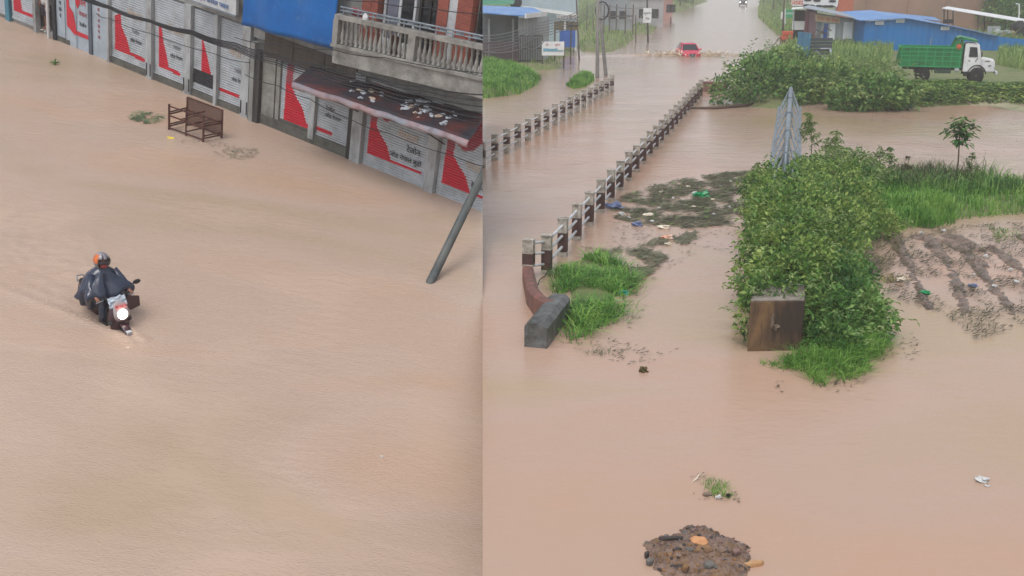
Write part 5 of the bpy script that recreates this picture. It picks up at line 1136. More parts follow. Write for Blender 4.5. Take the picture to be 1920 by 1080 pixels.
mb = MB(); mb.ext([(4.1, -HW, 2.78), (4.3, -HW, 2.9), (5.5, -HW, 2.68), (5.5, -HW, 2.58), (4.5, -HW, 2.72)], (0, 2 * HW, 0)); obj('cab_guard', mb, M_tg, b, bevel=.02)
mb = MB()
for s in (-1, 1): mb.bb((.5, s * .45 - .06, .78), (6.2, s * .45 + .06, 1.0))
obj('chassis', MB().bb((.5, -.5, .8), (6.3, .5, .98)), M_dark, b)
mb = MB(); mb.bb((2.75, -1.0, .62), (3.9, -.6, .98)); obj('fuel_tank', mb, mat('dull_green_tank', (70, 92, 80), (54, 72, 64), 2, .5), b, bevel=.05)
mb = MB(); mb.lathe((4.28, -.95, .88), (0, 1, 0), [(.001, -.2), (.17, -.2), (.17, .4), (.001, .4)], 14); obj('air_tank', mb, M_whitemetal, b, smooth=True)
cabp = [(4.68, .75), (4.68, 2.42), (4.8, 2.52), (5.55, 2.5), (5.66, 2.4), (5.86, 1.62), (5.86, .75)]
mb = MB(); mb.loft([[(x, y * (1 if z < 1.7 else .93), z) for x, z in cabp] for y in (-1.05, 1.05)]); cab = obj('cab', mb, M_tw, b, bevel=.05)
for s in (-1, 1):
    mb = MB(); mb.ext([(5.0, s * 1.0, 1.68), (5.02, s * .985, 2.28), (5.5, s * .985, 2.26), (5.62, s * 1.0, 1.68)], (0, s * .07, 0)); obj('side_window', mb, M_glass, cab)
    mb = MB(); mb.bb((4.92, s * 1.05, .85), (4.94, s * 1.065, 2.4)); mb.bb((5.68, s * 1.05, .85), (5.7, s * 1.065, 1.65)); mb.bb((4.98, s * 1.05, 1.42), (5.12, s * 1.09, 1.47)); obj('door', MB().bb((4.94, s * 1.045, .86), (5.68, s * 1.06, 1.6)), M_tw, cab); obj('handle', MB().bb((4.98, s * 1.06, 1.42), (5.14, s * 1.09, 1.46)), M_dark, cab)
    mb = MB(); mb.tube([(5.75, s * 1.05, 1.5), (5.85, s * 1.3, 1.6), (5.85, s * 1.3, 1.95)], .02, 6); mb.box((5.85, s * 1.3, 1.8), (.05, .18, .34)); obj('wing_mirror', MB().box((5.85, s * 1.26, 1.85), (.06, .2, .36)), M_dark, cab)
mb = MB(); mb.ext([(5.84, -.9, 1.7), (5.69, -.86, 2.34), (5.69, .86, 2.34), (5.84, .9, 1.7)], (.025, 0, .006)); obj('windscreen', mb, M_glass, cab)
hood = [(5.84, .95), (5.84, 1.66), (6.2, 1.62), (6.75, 1.52), (6.86, 1.40), (6.86, .80), (6.4, .78)]
mb = MB(); mb.loft([[(x, y * (1 - .16 * (x - 5.84)), z - .05 * abs(y)) for x, z in hood] for y in (-.85, -.6, 0, .6, .85)]); obj('bonnet', mb, M_tw, b, bevel=.06, smooth=False)
mb = MB(); mb.bb((6.87, -.5, .9), (6.9, .5, 1.35)); obj('grille', mb, M_dark, b)
for s in (-1, 1):
    mb = MB(); mb.lathe((6.84, s * .62, 1.08), (1, 0, 0), [(.001, .05), (.09, .045), (.12, .0), (.12, -.05), (.001, -.05)], 14); obj('headlight', mb, M_whitemetal, b, smooth=True)
    mb = MB(); mb.grid(lambda u, v: (5.65 + .66 * math.cos(lerp(.15, 3.0, u)), s * lerp(.72, 1.14, v), .55 + .66 * math.sin(lerp(.15, 3.0, u))), 16, 2); o = obj('mudguard', mb, M_dark, b, smooth=True); o.modifiers.new('t', 'SOLIDIFY').thickness = .05
    mb = MB(); mb.grid(lambda u, v: (1.95 + .68 * math.cos(lerp(.2, 2.9, u)), s * lerp(.6, 1.12, v), .55 + .68 * math.sin(lerp(.2, 2.9, u))), 16, 2); o = obj('mudguard', mb, M_black, b, smooth=True); o.modifiers.new('t', 'SOLIDIFY').thickness = .04
    mb = MB(); mb.bb((4.75, s * 1.02 - .12, .5), (5.05, s * 1.02 + .06, .74)); obj('step', mb, M_dark, b)
    wheel(b, (5.65, s * .95, .53), .53, .32, rimm=mat('dusty_rim', (120, 104, 98), (96, 84, 80), 3, .7), rr=.52)
    wheel(b, (1.95, s * .98, .53), .53, .30, rimm=mat('dark_rim', (74, 62, 60), (58, 50, 48), 3, .7), rr=.6)
    wheel(b, (1.95, s * .66, .53), .53, .26)
mb = MB(); mb.bb((6.92, -1.12, .62), (7.08, 1.12, .82)); obj('bumper', mb, M_whitemetal, b, bevel=.04)
for xx, zz, ln, tl in ((5.55, 1.5, .3, .9), (6.3, 1.42, .35, .1), (6.5, 1.15, .2, .3)):
    mb = MB(); mb.box((xx, -1.07 if xx < 5.8 else -.80, zz), (ln, .01, .05), rot=Matrix.Rotation(-tl, 3, 'Y')); obj('scratch', mb, M_dark, b)
# ---- red car pushing a bow wave
cdir = math.atan2(-CARY + 20, -CARX + 10) + .12
b = thing('red_car', 'small red car driving towards the bridge through the flood, pushing a bow wave', 'car', loc=(CARX, CARY, -.45), rz=cdir, local=True)
M_car = mat('red_car_paint', (206, 44, 80), (190, 36, 70), 1, .2, spec=.7)
b.scale = (.97,) * 3; INFO[b.name] = (INFO[b.name][0] @ Matrix.Scale(.97, 4), None)
secs = [(-1.9, .74, .45, .95), (-1.6, .85, .3, 1.0), (-.6, .88, .25, 1.0), (.6, .88, .25, .98), (1.0, .87, .27, .94), (1.5, .84, .3, .86), (1.8, .78, .34, .78), (1.92, .66, .4, .68)]
rings = []
for x, hw, z0, z1 in secs: rings.append([(x, -hw * .9, z0), (x, -hw, z0 + .12), (x, -hw, z1 - .14), (x, -hw * .86, z1), (x, -hw * .3, z1 + .03), (x, hw * .3, z1 + .03), (x, hw * .86, z1), (x, hw, z1 - .14), (x, hw, z0 + .12), (x, hw * .9, z0)])
mb = MB(); mb.loft(rings); cb_ = obj('body', mb, M_car, b, smooth=False, bevel=.03)
mb = MB(); mb.loft([[(-1.75, -.74, 1.0), (-1.5, -.58, 1.42), (-.9, -.56, 1.52), (0, -.57, 1.52), (.3, -.6, 1.44), (1.05, -.76, .93)], [(-1.75, .74, 1.0), (-1.5, .58, 1.42), (-.9, .56, 1.52), (0, .57, 1.52), (.3, .6, 1.44), (1.05, .76, .93)]]); gh = obj('cabin_glass', mb, M_glass, b)
mb = MB(); mb.loft([[(-1.5, y * .98, 1.43), (-.9, y, 1.53), (0, y, 1.535), (.27, y * 1.02, 1.46)] for y in (-.6, -.3, .3, .6)], closed=False, caps=False); o = obj('roof', mb, M_car, b, smooth=True); o.modifiers.new('t', 'SOLIDIFY').thickness = .03
for s in (-1, 1):
    mb = MB(); mb.bar((.28, s * .61, 1.46), (1.08, s * .79, .94), .07, .05); obj('windscreen_pillar', mb, M_car, b)
    mb = MB(); mb.bar((-.25, s * .59, 1.5), (-.2, s * .86, .98), .08, .05); obj('door_pillar', mb, M_car, b)
    mb = MB(); mb.ball((.75, s * .98, 1.02), (.07, .13, .085), n=10, k=6); obj('wing_mirror', mb, M_car, b, smooth=True)
    mb = MB(); mb.loft([[(1.84, s * .45, .70), (1.80, s * .72, .76), (1.55, s * .83, .82), (1.55, s * .83, .72), (1.82, s * .70, .63), (1.88, s * .45, .63)], [(1.86, s * .45, .695), (1.82, s * .72, .755), (1.57, s * .85, .81), (1.57, s * .85, .72), (1.84, s * .70, .635), (1.90, s * .45, .635)]]); obj('headlight', mb, M_whitemetal, b)
    mb = MB(); mb.bar((1.93, s * .36, .70), (1.97, s * .2, .47), .05, .04); obj('chrome_strip', mb, M_whitemetal, b)
    wheel(b, (1.2, s * .78, .30), .31, .2); wheel(b, (-1.25, s * .78, .30), .31, .2)
    mb = MB(); mb.tube([(-1.3, s * .5, 1.55), (-.2, s * .52, 1.57)], .02, 6); obj('roof_rail', mb, M_steel, b)
mb = MB(); mb.ext([(1.94, -.33, .70), (1.94, .33, .70), (1.97, .2, .47), (1.97, -.2, .47)], (-.06, 0, 0)); obj('grille', mb, M_dark, b)
mb = MB(); mb.lathe((1.97, 0, .6), (1, 0, 0), [(.001, .02), (.055, .015), (.06, 0), (.001, 0)], 12); obj('round_badge', mb, M_whitemetal, b)
mb = MB(); mb.bb((1.93, -.25, .40), (1.985, .25, .46)); obj('bumper_lip', mb, M_whitemetal, b)
for s in (-1, 1):
    mb = MB(); mb.bar((1.02, s * .1 - .2, .97), (.72, s * .1 + .25, 1.16), .015, .015); obj('wiper', mb, M_dark, b)
# ---- dark vehicle far up the road
q = R(1393, 11); b = thing('jeep', 'dark boxy vehicle with lit headlights far up the flooded road', 'vehicle', loc=q, rz=math.atan2(-q.y, -q.x), local=True)
M_jeep = mat('dark_vehicle_paint', (60, 62, 72), (48, 50, 60), 1, .4)
mb = MB(); mb.loft([[(x, -.85, .3), (x, -.85, z), (x, .85, z), (x, .85, .3)] for x, z in ((-1.9, 1.7), (.6, 1.72), (.9, 1.1), (1.8, 1.0))]); obj('body', mb, M_jeep, b, bevel=.05)
mb = MB(); mb.ext([(.66, -.72, 1.66), (.66, .72, 1.66), (.9, .75, 1.15), (.9, -.75, 1.15)], (.03, 0, .01)); obj('windscreen', mb, M_glass, b)
for s in (-1, 1):
    mb = MB(); mb.ball((1.82, s * .62, .82), (.05, .13, .13), n=10, k=6); obj('headlight', mb, mat('far_headlamp', (255, 250, 240), None, 1, .3, emit=4), b)
    wheel(b, (1.2, s * .75, .3), .33, .2)
# ---- dark cart in the weeds
q = R(1538, 127, .62); b = thing('cart', 'dark broken cart with a blue side panel half hidden in the bank weeds', 'cart', loc=q, rz=.15, local=True)
M_cartb = mat('faded_blue_panel', (70, 130, 160), (52, 104, 140), 2, .6); M_cartd = mat('dark_cart_boards', (70, 74, 84), (52, 56, 66), 2, .6)
mb = MB(); mb.bb((-1.15, -.4, .7), (-1.05, 1.6, 2.4)); obj('side_panel', mb, M_cartb, b)
mb = MB()
for k in range(5): mb.box((-.2, -.3, 1.0 + k * .24), (1.6, .06, .2))
obj('front_boards', mb, M_cartd, b); mb = MB(); mb.bb((-1.0, -.3, .75), (.7, 1.6, .85)); obj('bed', mb, M_cartd, b)
mb = MB(); mb.tube([(-.6, -.4, 1.2), (.1, -1.0, .5), (.9, -1.3, .35)], .05, 6); obj('drawbar', mb, M_steel, b); mb = MB(); mb.tube([(.5, -.4, 1.3), (.3, -1.0, .5)], .05, 6); obj('drawbar', mb, M_steel, b)
mb = MB(); mb.tube([(-.3, -.42, 1.35), (.4, -.42, 1.35), (.45, -.7, .6)], .045, 6); obj('frame_bar', mb, M_whitemetal, b)
wheel(b, (-.2, -.45, .4), .4, .18); wheel(b, (-.2, 1.6, .4), .4, .18)
for k, (x0, x1, z) in enumerate(((-.9, .2, 2.3), (-.5, .6, 2.2), (-.2, .75, 2.5))): mb = MB(); mb.tube([(x0, .2, 2.1), ((x0 + x1) / 2, .4, z + .3), (x1, .3, z)], .04, 6); obj('branch', mb, M_wood, b)
# ---- roadside bits on the right: poles, green sign, bricks
mb = MB(); a = R(1468, 72, .2); mb.tube([a + Z * -.5, W(1471, -14, a.y)], [.12, .09], 8); solo('utility_pole', mb, M_wood, 'slim grey pole right of the flooded road, beside the green sign', 'pole', loc=a, smooth=True)
a = R(1479, 52, .4); b = thing('road_sign', 'green road sign on two thin posts by the flooded road', 'road sign', loc=a)
s0, s1 = W(1473, 33, a.y), W(1486.5, 18, a.y); mb = MB(); mb.bb((s0.x, a.y, s0.z), (s1.x, a.y + .06, s1.z)); sgn = obj('sign_panel', mb, M_green_sign, b)
mb = MB(); [mb.bb((s0.x + .25, a.y - .015, lerp(s0.z, s1.z, t)), (s1.x - .3 - .3 * t, a.y, lerp(s0.z, s1.z, t) + .1)) for t in (.3, .5, .7)]; obj('lettering', text_mb('काठमाडौं', .38, Matrix.Translation(((s0.x + s1.x) / 2, a.y - .01, (s0.z + s1.z) / 2))), M_whitesh, sgn)
for x in (1472, 1487.5): mb = MB(); p0 = W(x, 52, a.y + .1); mb.tube([p0, W(x, 16, a.y + .1)], .07, 6); obj('post', mb, M_whitesh, b)
mb = MB(); a2 = W(1468, 30, a.y + .5); mb.bb(a2 + Vector((-.25, 0, -.4)), a2 + Vector((.25, .1, .5))); solo('notice_board', mb, M_whitesh, 'narrow white notice board on the slim pole left of the green sign', 'notice board', loc=a2)
a = R(1489, 76, .4); 
for j in range(2):
    for k in range(4):
        mb = MB(); c = a + Vector((-1.1 + k * .72 + .2 * j, .0, .22 + j * .5)); mb.box(c, (.66, .5, .44)); mb.box(c + Vector((0, -.26, 0)), (.5, .04, .3)); solo('clay_block', mb, M_orange, 'orange hollow clay block in the low stack beside the road', 'clay block', 'stack of orange clay blocks', loc=c, bevel=.03)
for k, (x, y) in enumerate(((1462, 88), (1466, 80), (1470, 92))):
    mb = MB(); a = R(x, y, .1); mb.tube([a + Vector((-.6, 0, .2)), a + Vector((0, .2, .8)), a + Vector((.7, -.2, .3))], .05, 5); mb.tube([a + Vector((0, 0, 0)), a + Vector((.1, .1, 1.0))], .05, 5); solo('brushwood', mb, M_stem, 'tangle of grey sticks at the edge of the flooded road', 'brushwood', 'brushwood at the right road edge', loc=a)
# ---- far left: shed with blue roof, boards, fences
Ys = R(985, 116, .35).y; f = lambda x, y, d=0.0: W(x, y, Ys + d)
b = thing('roadside_shed', 'grey sheet roadside shed with a blue roof on the left of the flooded road', 'shed', loc=f(985, 116))
mb = MB(); A1, C1 = f(972, 116), f(1028, 112, 3); corr(mb, (A1.x, A1.y, 0), (C1.x, C1.y, 0), .2, f(972, 34).z, .4, .05); o = obj('front_wall', mb, M_greysh, b); o.modifiers.new('t', 'SOLIDIFY').thickness = .04
mb = MB(); A1, C1 = f(860, 118, 1), f(972, 116, 1); mb.bb((A1.x, A1.y, .1), (C1.x, A1.y + .1, f(900, 26, 1).z)); obj('dark_wall', mb, mat('dark_shed_wall', (96, 102, 104), (76, 82, 86), .8, .7), b, clip=1)
for x in (917, 962): mb = MB(); q = f(x, 112, .6); mb.box((q.x, q.y, 1.9), (.16, .16, 3.4)); obj('post', mb, M_greysh, b)
mb = MB(); roofsheet(mb, [f(860, 22, -1.5), f(984, 31, -1.5), f(1022, 27, 4), f(1000, 16, 9), f(860, 10, 9)], .08); obj('roof', mb, M_blueroof, b, clip=1)
mb = MB()
for k in range(9): q = f(984 + k * 5, 31 - k * .5, -1.4 + k * .7); mb.box(q + Vector((0, 0, -.1)), (.1, .5, .5))
obj('fascia_teeth', mb, M_whitesh, b) if False else obj('white_eave', MB().bar(f(985, 30, -1.5), f(1024, 26, 4), .12, .35), M_whitesh, b)
mb = MB(); mb.ext([f(860, 9, 14), f(962, 8, 14), f(966, 1, 16), f(860, -12, 16)], (0, .5, 0)); o = solo('green_roof', mb, mat('green_sheet', (62, 134, 104), (48, 112, 86), 1, .5), 'green sheet roof edge at the top left, above the blue shed roof', 'roof sheet', loc=f(920, 6, 14), clip=1)
b = thing('warehouse', 'large pale grey warehouse with a white roof edge behind the roadside shed', 'warehouse', loc=f(1030, 60, 20))
mb = MB(); A1, C1 = f(960, 60, 20), f(1083, 60, 20); corr(mb, (A1.x, A1.y, 0), (C1.x, C1.y, 0), .2, f(1000, -14, 20).z, .8, .06); o = obj('wall', mb, mat('pale_blue_grey_wall', (166, 182, 188), (150, 166, 172), .4, .6), b, clip=1); o.modifiers.new('t', 'SOLIDIFY').thickness = .05
mb = MB(); mb.bar(f(962, 3, 19.5), f(972, 12, 19.5), .3, .25); mb.bar(f(970, 12, 19.5), f(1083, 28, 19.5), .3, .3); obj('roof_edge', mb, M_whitesh, b); mb = MB(); mb.ball(f(967, 4, 19), (.6, .2, .6), n=12, k=8); obj('vent_hole', mb, M_dkgap, b, smooth=True)
# lattice fence and gate
b = thing('iron_fence', 'dark iron bar fence with a reddish gate in front of the roadside shed', 'fence', loc=f(960, 118, -1))
for x0, x1, y0, y1, m, dd in ((973, 1017, 67, 117, M_dark, -.5), (906, 972, 80, 120, mat('reddish_gate', (92, 66, 72), (74, 54, 62), 2, .7), -.8)):
    a, c = f(x0, y1, dd), f(x1, y1, dd); zt = f(x0, y0, dd).z; nb = int((x1 - x0) / 3); mb = MB()
    for k in range(nb + 1): q = a.lerp(c, k / nb); mb.box((q.x, q.y, (zt + .2) / 2), (.06, .05, zt - .2))
    obj('bars', mb, m, b, clip=1)
    for z in (.5, zt * .6, zt): mb = MB(); mb.bar((a.x, a.y - .04, z), (c.x, c.y - .04, z), .05, .07); obj('rail', mb, m, b, clip=1)
def board(label, x0, y0, x1, y1, Yb, m, legs, txt=None, tm=None, name='signboard', tsz=.5):
    a, c = W(x0, y1, Yb), W(x1, y0, Yb); b = thing(name, label, 'signboard', loc=(a.x, Yb, a.z))
    mb = MB(); mb.bb((a.x, Yb, a.z), (c.x, Yb + .08, c.z)); pb = obj('panel', mb, m, b)
    for x, yb in legs: mb = MB(); q = W(x, yb, Yb + .1); mb.bb((q.x - .06, Yb + .09, -.3), (q.x + .06, Yb + .2, c.z - .02)); obj('leg', mb, M_wood, b)
    if txt: obj('lettering', text_mb(txt, tsz, Matrix.Translation(((a.x + c.x) / 2, Yb - .015, lerp(a.z, c.z, .5)))), tm or M_ink, pb)
    return pb, a, c
Yb = R(1035, 120, .35).y
pb, a, c = board('blue landscape picture board on two posts standing in the yard', 1016, 78, 1058, 104, Yb, M_whitesh, ((1017, 116), (1057, 124)))
mb = MB(); mb.bb((a.x + .1, Yb - .02, a.z + .3), (c.x - .1, Yb, c.z - .5)); o = obj('picture', mb, mat('teal_picture', (60, 130, 160), (150, 190, 200), .8, .4, c3=(60, 110, 80), s3=.9), pb)
mb = MB(); mb.bb((a.x + .5, Yb - .03, a.z + .5), (a.x + 1.0, Yb - .02, a.z + .9)); mb.bb((a.x + 1.2, Yb - .03, a.z + .4), (a.x + 1.7, Yb - .02, a.z + .75)); obj('painted_houses', mb, M_whitesh, pb); obj('lettering', text_mb('नेपाल सरकार', .22, Matrix.Translation(((a.x + c.x) / 2, Yb - .02, c.z - .26))), M_red, pb)
pb, a, c = board('white signboard with small food pictures above the yard', 1038, 39, 1083, 57, Yb + 4, M_whitesh, ((1040, 105), (1070, 105)))
for k, x in enumerate((1048, 1067, 1077)):
    for j in range(1 if k == 0 else 2):
        q = W(x, 48 + (j * 7 - 3 if k else 0), Yb + 4); mb = MB(); mb.bb(q + Vector((-.4 if k == 0 else -.25, -.04, -.35 if k == 0 else -.2)), q + Vector((.4 if k == 0 else .25, -.02, .35 if k == 0 else .2))); obj('picture', mb, mat('food_picture', (110, 96, 70), (70, 80, 60), 3, .5), pb)
pb, a, c = board('dark lettered signboard mounted over the white food sign', 1044, 28, 1082, 36, Yb + 3.8, mat('brown_grey_board', (128, 122, 122), (108, 102, 104), 1, .6), (), 'खाजा घर', M_whitesh, tsz=.5)
a = R(1065, 92, .35); mb = MB(); mb.bb((a.x - .75, a.y, .5), (a.x + .65, a.y + 1.0, 2.6)); o = solo('blue_kiosk', mb, mat('kiosk_blue', (40, 92, 168), (30, 78, 150), 1, .5), 'small blue cabinet on legs under the food signboard', 'kiosk', loc=a, bevel=.03)
for s in (-.65, .55): mb = MB(); mb.bb((a.x + s - .04, a.y + .1, -.2), (a.x + s + .04, a.y + .2, .5)); obj('leg', mb, M_dark, o)
# poles and their wires
def pole(label, xb, yb, xt, yt, z, r, m=M_wood):
    a = R(xb, yb, z); mb = MB(); t = W(xt, yt, a.y); mb.tube([a - Z * .6, a, t], [r, r, r * .75], 10); return solo('utility_pole', mb, m, label, 'pole', loc=a, smooth=True), a, t
M_pole = mat('concrete_pole', (128, 124, 120), (104, 102, 98), 2, .8)
pole('upright grey pole, left of the pair behind the left railing', 1120, 146, 1120.5, -22, 0, .14, M_pole)
pole('leaning grey pole, right of the pair behind the left railing', 1136, 142, 1121, -20, 0, .14, M_pole)
pole('thin brown pole beside the food signboard', 1086, 113, 1080, -16, 0, .08)
_, pa, _t = pole('dark pole carrying a white notice on the left side of the road', 1215, 79, 1213, -20, 0, .11, M_dark)
mb = MB(); c = W(1213.5, 29, pa.y - .15); mb.bb(c + Vector((-.42, 0, -.75)), c + Vector((.42, .06, .75))); o = solo('notice_board', mb, M_whitesh, 'white notice with dark marks hung on the dark pole by the road', 'notice board', loc=c)
obj('lettering', text_mb('सूचना', .34, Matrix.Translation(c + Vector((0, -.01, .2)))), M_ink, o); obj('lettering', text_mb('रोक', .3, Matrix.Translation(c + Vector((.05, -.01, -.35)))), M_ink, o)
pole('short brown post left of the notice pole at the water edge', 1192, 80, 1192, 28, 0, .08)
pole('short dark post in the water farther up the road', 1257.5, 44, 1257.5, 32, 0, .1, M_dark)
pole('thin grey pole near the timber frame, left one', 1100, 56, 1101, 6, .4, .07); pole('thin grey pole near the timber frame, leaning right one', 1114, 58, 1111, 27, .4, .07)
def wire(label, pts, r=.03, sag=.3):
    P = [W(x, y, d) for x, y, d in pts]; Q = []
    for a, e in zip(P, P[1:]):
        for k in range(8): t = k / 8; q = a.lerp(e, t); q.z -= sag * 4 * t * (1 - t); Q.append(q)
    Q.append(P[-1]); mb = MB(); mb.tube(Q, r, 5); solo('wire', mb, mat('grey_wire', (112, 112, 116), (96, 96, 100), 4, .6), label, 'wire', 'wires slung from the roadside poles', loc=tuple(Q[0]), clip=1, smooth=True)
for k in range(6): wire('grey wire slung from the pole pair to the near left', [(880, 66 + k * 6, 60), (1000, 44 + k * 5.5, 72), (1121, 2 + k * 4, 84)], .025)
wire('low grey wire crossing the shed yard', [(880, 92, 62), (985, 88, 72), (1020, 78, 76)], .03); wire('wire running from the pole pair towards the notice pole', [(1122, 6, 84), (1213, 12, 120)], .03); wire('wire coming down from the top of the notice pole', [(1213, 14, 120), (1192, 38, 118)], .03)
mb = MB(); rr_ = W(1129, 20, 76); mb.tube([rr_ + Vector((.45 * math.cos(t), 0, .6 * math.sin(t))) for t in [k * .52 for k in range(13)]], .05, 6); solo('wire_coil', mb, M_wire, 'coil of spare wire hanging on the pole pair', 'wire coil', loc=rr_)
# grey yard buildings beyond the left poles
Yk = R(1160, 62, .4).y
b = thing('timber_frame', 'open timber post frame with pale sheets at the left roadside', 'frame', loc=W(1160, 60, Yk))
for x in (1132, 1142, 1155, 1172, 1186): mb = MB(); q = W(x, 60, Yk); mb.box((q.x, Yk, 1.9), (.13, .13, 3.4)); obj('post', mb, M_wood, b)
mb = MB(); mb.bar(W(1130, 31, Yk), W(1188, 30, Yk), .14, .14); obj('beam', mb, M_wood, b)
mb = MB(); mb.bb(W(1143, 56, Yk + .3), W(1185, 36, Yk + .4)); obj('sheet', mb, M_greysh, b)
Yw = Yk + 14
def blk(label, x0, y0, x1, y1, d, m, name='outbuilding'):
    a, c = W(x0, y1, Yw + d), W(x1, y0, Yw + d); b = thing(name, label, 'building', loc=(a.x, a.y, 0))
    mb = MB(); mb.bb((a.x, a.y, .0), (c.x, a.y + 5, c.z)); obj('wall', mb, m, b); mb = MB(); mb.bb((a.x - .3, a.y - .4, c.z), (c.x + .3, a.y + 5.3, c.z + .2)); obj('roof', mb, M_greysh, b)
    for t in (.25, .65): mb = MB(); xx = lerp(a.x, c.x, t); mb.bb((xx, a.y - .04, 1.2), (xx + .9, a.y - .01, 2.4)); obj('window', mb, M_glass, b)
blk('hazy grey building behind the timber frame', 1128, -12, 1180, 52, 0, mat('hazy_grey_wall', (140, 146, 152), (122, 128, 134), .5, .8)); blk('low pale building right of the timber frame', 1182, -6, 1245, 44, 8, mat('pale_wall', (172, 170, 172), (150, 150, 152), .5, .8)); blk('small reddish building at the left road bend', 1245, -6, 1262, 22, 30, mat('reddish_wall', (170, 130, 122), (150, 116, 110), .5, .8))
# far trees and bushes fading into the rain
def ftree(label, px, py, h, r, seed, m=M_leafdark, name='tree'):
    p = R(px, py, .4); rg2 = random.Random(seed); b = thing(name, label, 'tree', 'far trees fading in the rain', loc=p); mb = MB()
    es = [(p.x + rg2.uniform(-.5, .5) * r, p.y + rg2.uniform(-.4, .4) * r, p.z + h * rg2.uniform(.45, .85), r * rg2.uniform(.45, .75), r * .6, h * rg2.uniform(.2, .32)) for _ in range(6)]
    foliage(mb, es, 1100, .5, .26, rg2); obj('crown', mb, m, b)
    mb = MB(); mb.tube([p - Z * .3, p + Z * h * .5, p + Vector((.2, 0, h * .8))], [.18, .12, .05], 8); obj('trunk', mb, M_stem, b)
for k, (x, y, hh, r, lb) in enumerate(((1450, 20, 5, 3.5, 'hazy tree at the right edge of the far road'), (1476, 12, 7, 4, 'taller hazy tree behind the green road sign'), (1432, 6, 5, 3.5, 'small hazy tree close to the far vehicle'), (1300, 6, 4, 3.5, 'low hazy tree at the left edge of the far road'), (1275, 12, 4, 3, 'round hazy tree left of the far road, by the reddish building'), (1215, 22, 3.5, 2.8, 'small hazy tree beside the notice pole'))): ftree(lb, x, y, hh, r, 50 + k, M_leafdark)
for k, (x, y, d, lb) in enumerate(((1892, 40, 26, 'tree at the upper right corner left of the hooked lamp'), (1925, 40, 22, 'tree at the upper right corner behind the hooked lamp'))):
    p = W(x, y, Yg + d); p.z = .4; rg2 = random.Random(70 + k); b = thing('tree', lb, 'tree', loc=p); mb = MB(); foliage(mb, [(p.x + rg2.uniform(-1.5, 1.5), p.y + rg2.uniform(-1, 1), rg2.uniform(2, 6), 1.8, 1.6, 1.5) for _ in range(8)], 2600, .4, .2, rg2); obj('crown', mb, M_leafdark, b); mb = MB(); mb.tube([p - Z * .3, p + Z * 5], [.2, .08], 8); obj('trunk', mb, M_stem, b)
# ================================================================== things adrift
lr = random.Random(77)
def floaters(name, poly_px, n, l0, l1, w, m, fr='R', gap=.9, flat=.25, z0=.012):
    """flat drifting bits of leaf and stalk"""
    P0 = [R(x, y) for x, y in poly_px] if fr == 'R' else [L(x, y) for x, y in poly_px]
    pl = np.array([(p.x, p.y) for p in P0]); lo, hi = pl.min(0), pl.max(0); mb = MB(); rs = np.random.RandomState(lr.randrange(99999)); got = []
    while len(got) < n:
        Q = lo + (hi - lo) * rs.rand(6 * n, 2); Q = Q[pdist(pl, Q) > -.05]
        got += [q for q in Q.tolist() if noise.noise(Vector((q[0] * 1.3, q[1] * .9, 8))) + .5 * noise.noise(Vector((q[0] * 4.3, q[1] * 2.2, 5))) > gap - 1 + lr.gauss(0, .1)]
    for q in got[:n]:
        a = lr.gauss(.15, .55); d = Vector((math.cos(a), math.sin(a), lr.uniform(0, flat))).normalized(); s = Vector((-d.y, d.x, lr.uniform(-.4, .4))).normalized()
        mb.leaf((q[0], q[1], z0 + .02 * lr.random()), d, s, lr.uniform(l0, l1), w * lr.uniform(.6, 1.4), 0, .0)
    o = obj(name, mb, m, fr=FR if fr == 'R' else FL); o['kind'] = 'stuff'; return o
M_float = leafmat('drifting_weed', (92, 96, 74), (124, 126, 100), (160, 156, 130), 1.6, .55)
M_floatd = leafmat('dark_drift', (56, 54, 42), (84, 78, 62), (116, 106, 88), 2, .55)
mat_px = [(1140, 395), (1165, 368), (1230, 348), (1290, 334), (1360, 324), (1412, 322), (1405, 345), (1398, 372), (1392, 400), (1385, 418), (1330, 424), (1270, 430), (1200, 420), (1150, 410)]
floaters('floating_weeds', mat_px, 6500, .05, .42, .03, M_float, gap=.74, flat=.1)
floaters('floating_weeds', [(1120, 480), (1150, 440), (1150, 405), (1400, 330), (1400, 470), (1310, 470), (1240, 510), (1190, 560), (1170, 500)], 1300, .04, .2, .02, M_straw, gap=.85, flat=.1)
floaters('floating_weeds', mat_px, 3400, .06, .4, .03, M_floatd, gap=.92, flat=.2)
floaters('floating_weeds', mat_px, 700, .05, .25, .03, M_grass, gap=.9, flat=.3)
floaters('floating_weeds', [(1115, 470), (1200, 462), (1250, 440), (1300, 432), (1295, 450), (1245, 478), (1225, 500), (1190, 530), (1180, 505), (1120, 482)], 1500, .08, .28, .03, M_float, gap=.95)
floaters('floating_weeds', [(1080, 465), (1180, 470), (1240, 450), (1240, 490), (1180, 545), (1150, 500)], 700, .06, .22, .02, M_floatd, gap=.9)
floaters('floating_weeds', [(1100, 620), (1150, 600), (1170, 560), (1210, 575), (1160, 640), (1240, 668), (1270, 655), (1190, 690), (1100, 665)], 130, .05, .16, .02, M_floatd, gap=.9)
floaters('floating_weeds', [(1640, 640), (1700, 620), (1720, 660), (1680, 700), (1620, 715), (1560, 740), (1450, 735), (1430, 700), (1540, 725), (1620, 700)], 150, .05, .15, .02, M_floatd, gap=.9)
floaters('floating_weeds', [(1375, 480), (1400, 480), (1400, 660), (1372, 640)], 60, .05, .16, .02, M_straw, gap=.8)
mudp = [(1640, 450), (1700, 430), (1800, 425), (1930, 420), (1930, 600), (1830, 640), (1760, 590), (1655, 555)]
floaters('mud_weeds', mudp, 2600, .05, .2, .02, M_floatd, gap=.95, flat=.5, z0=.03)
floaters('mud_weeds', mudp, 1500, .05, .22, .02, M_straw, gap=1.02, flat=.6, z0=.03)
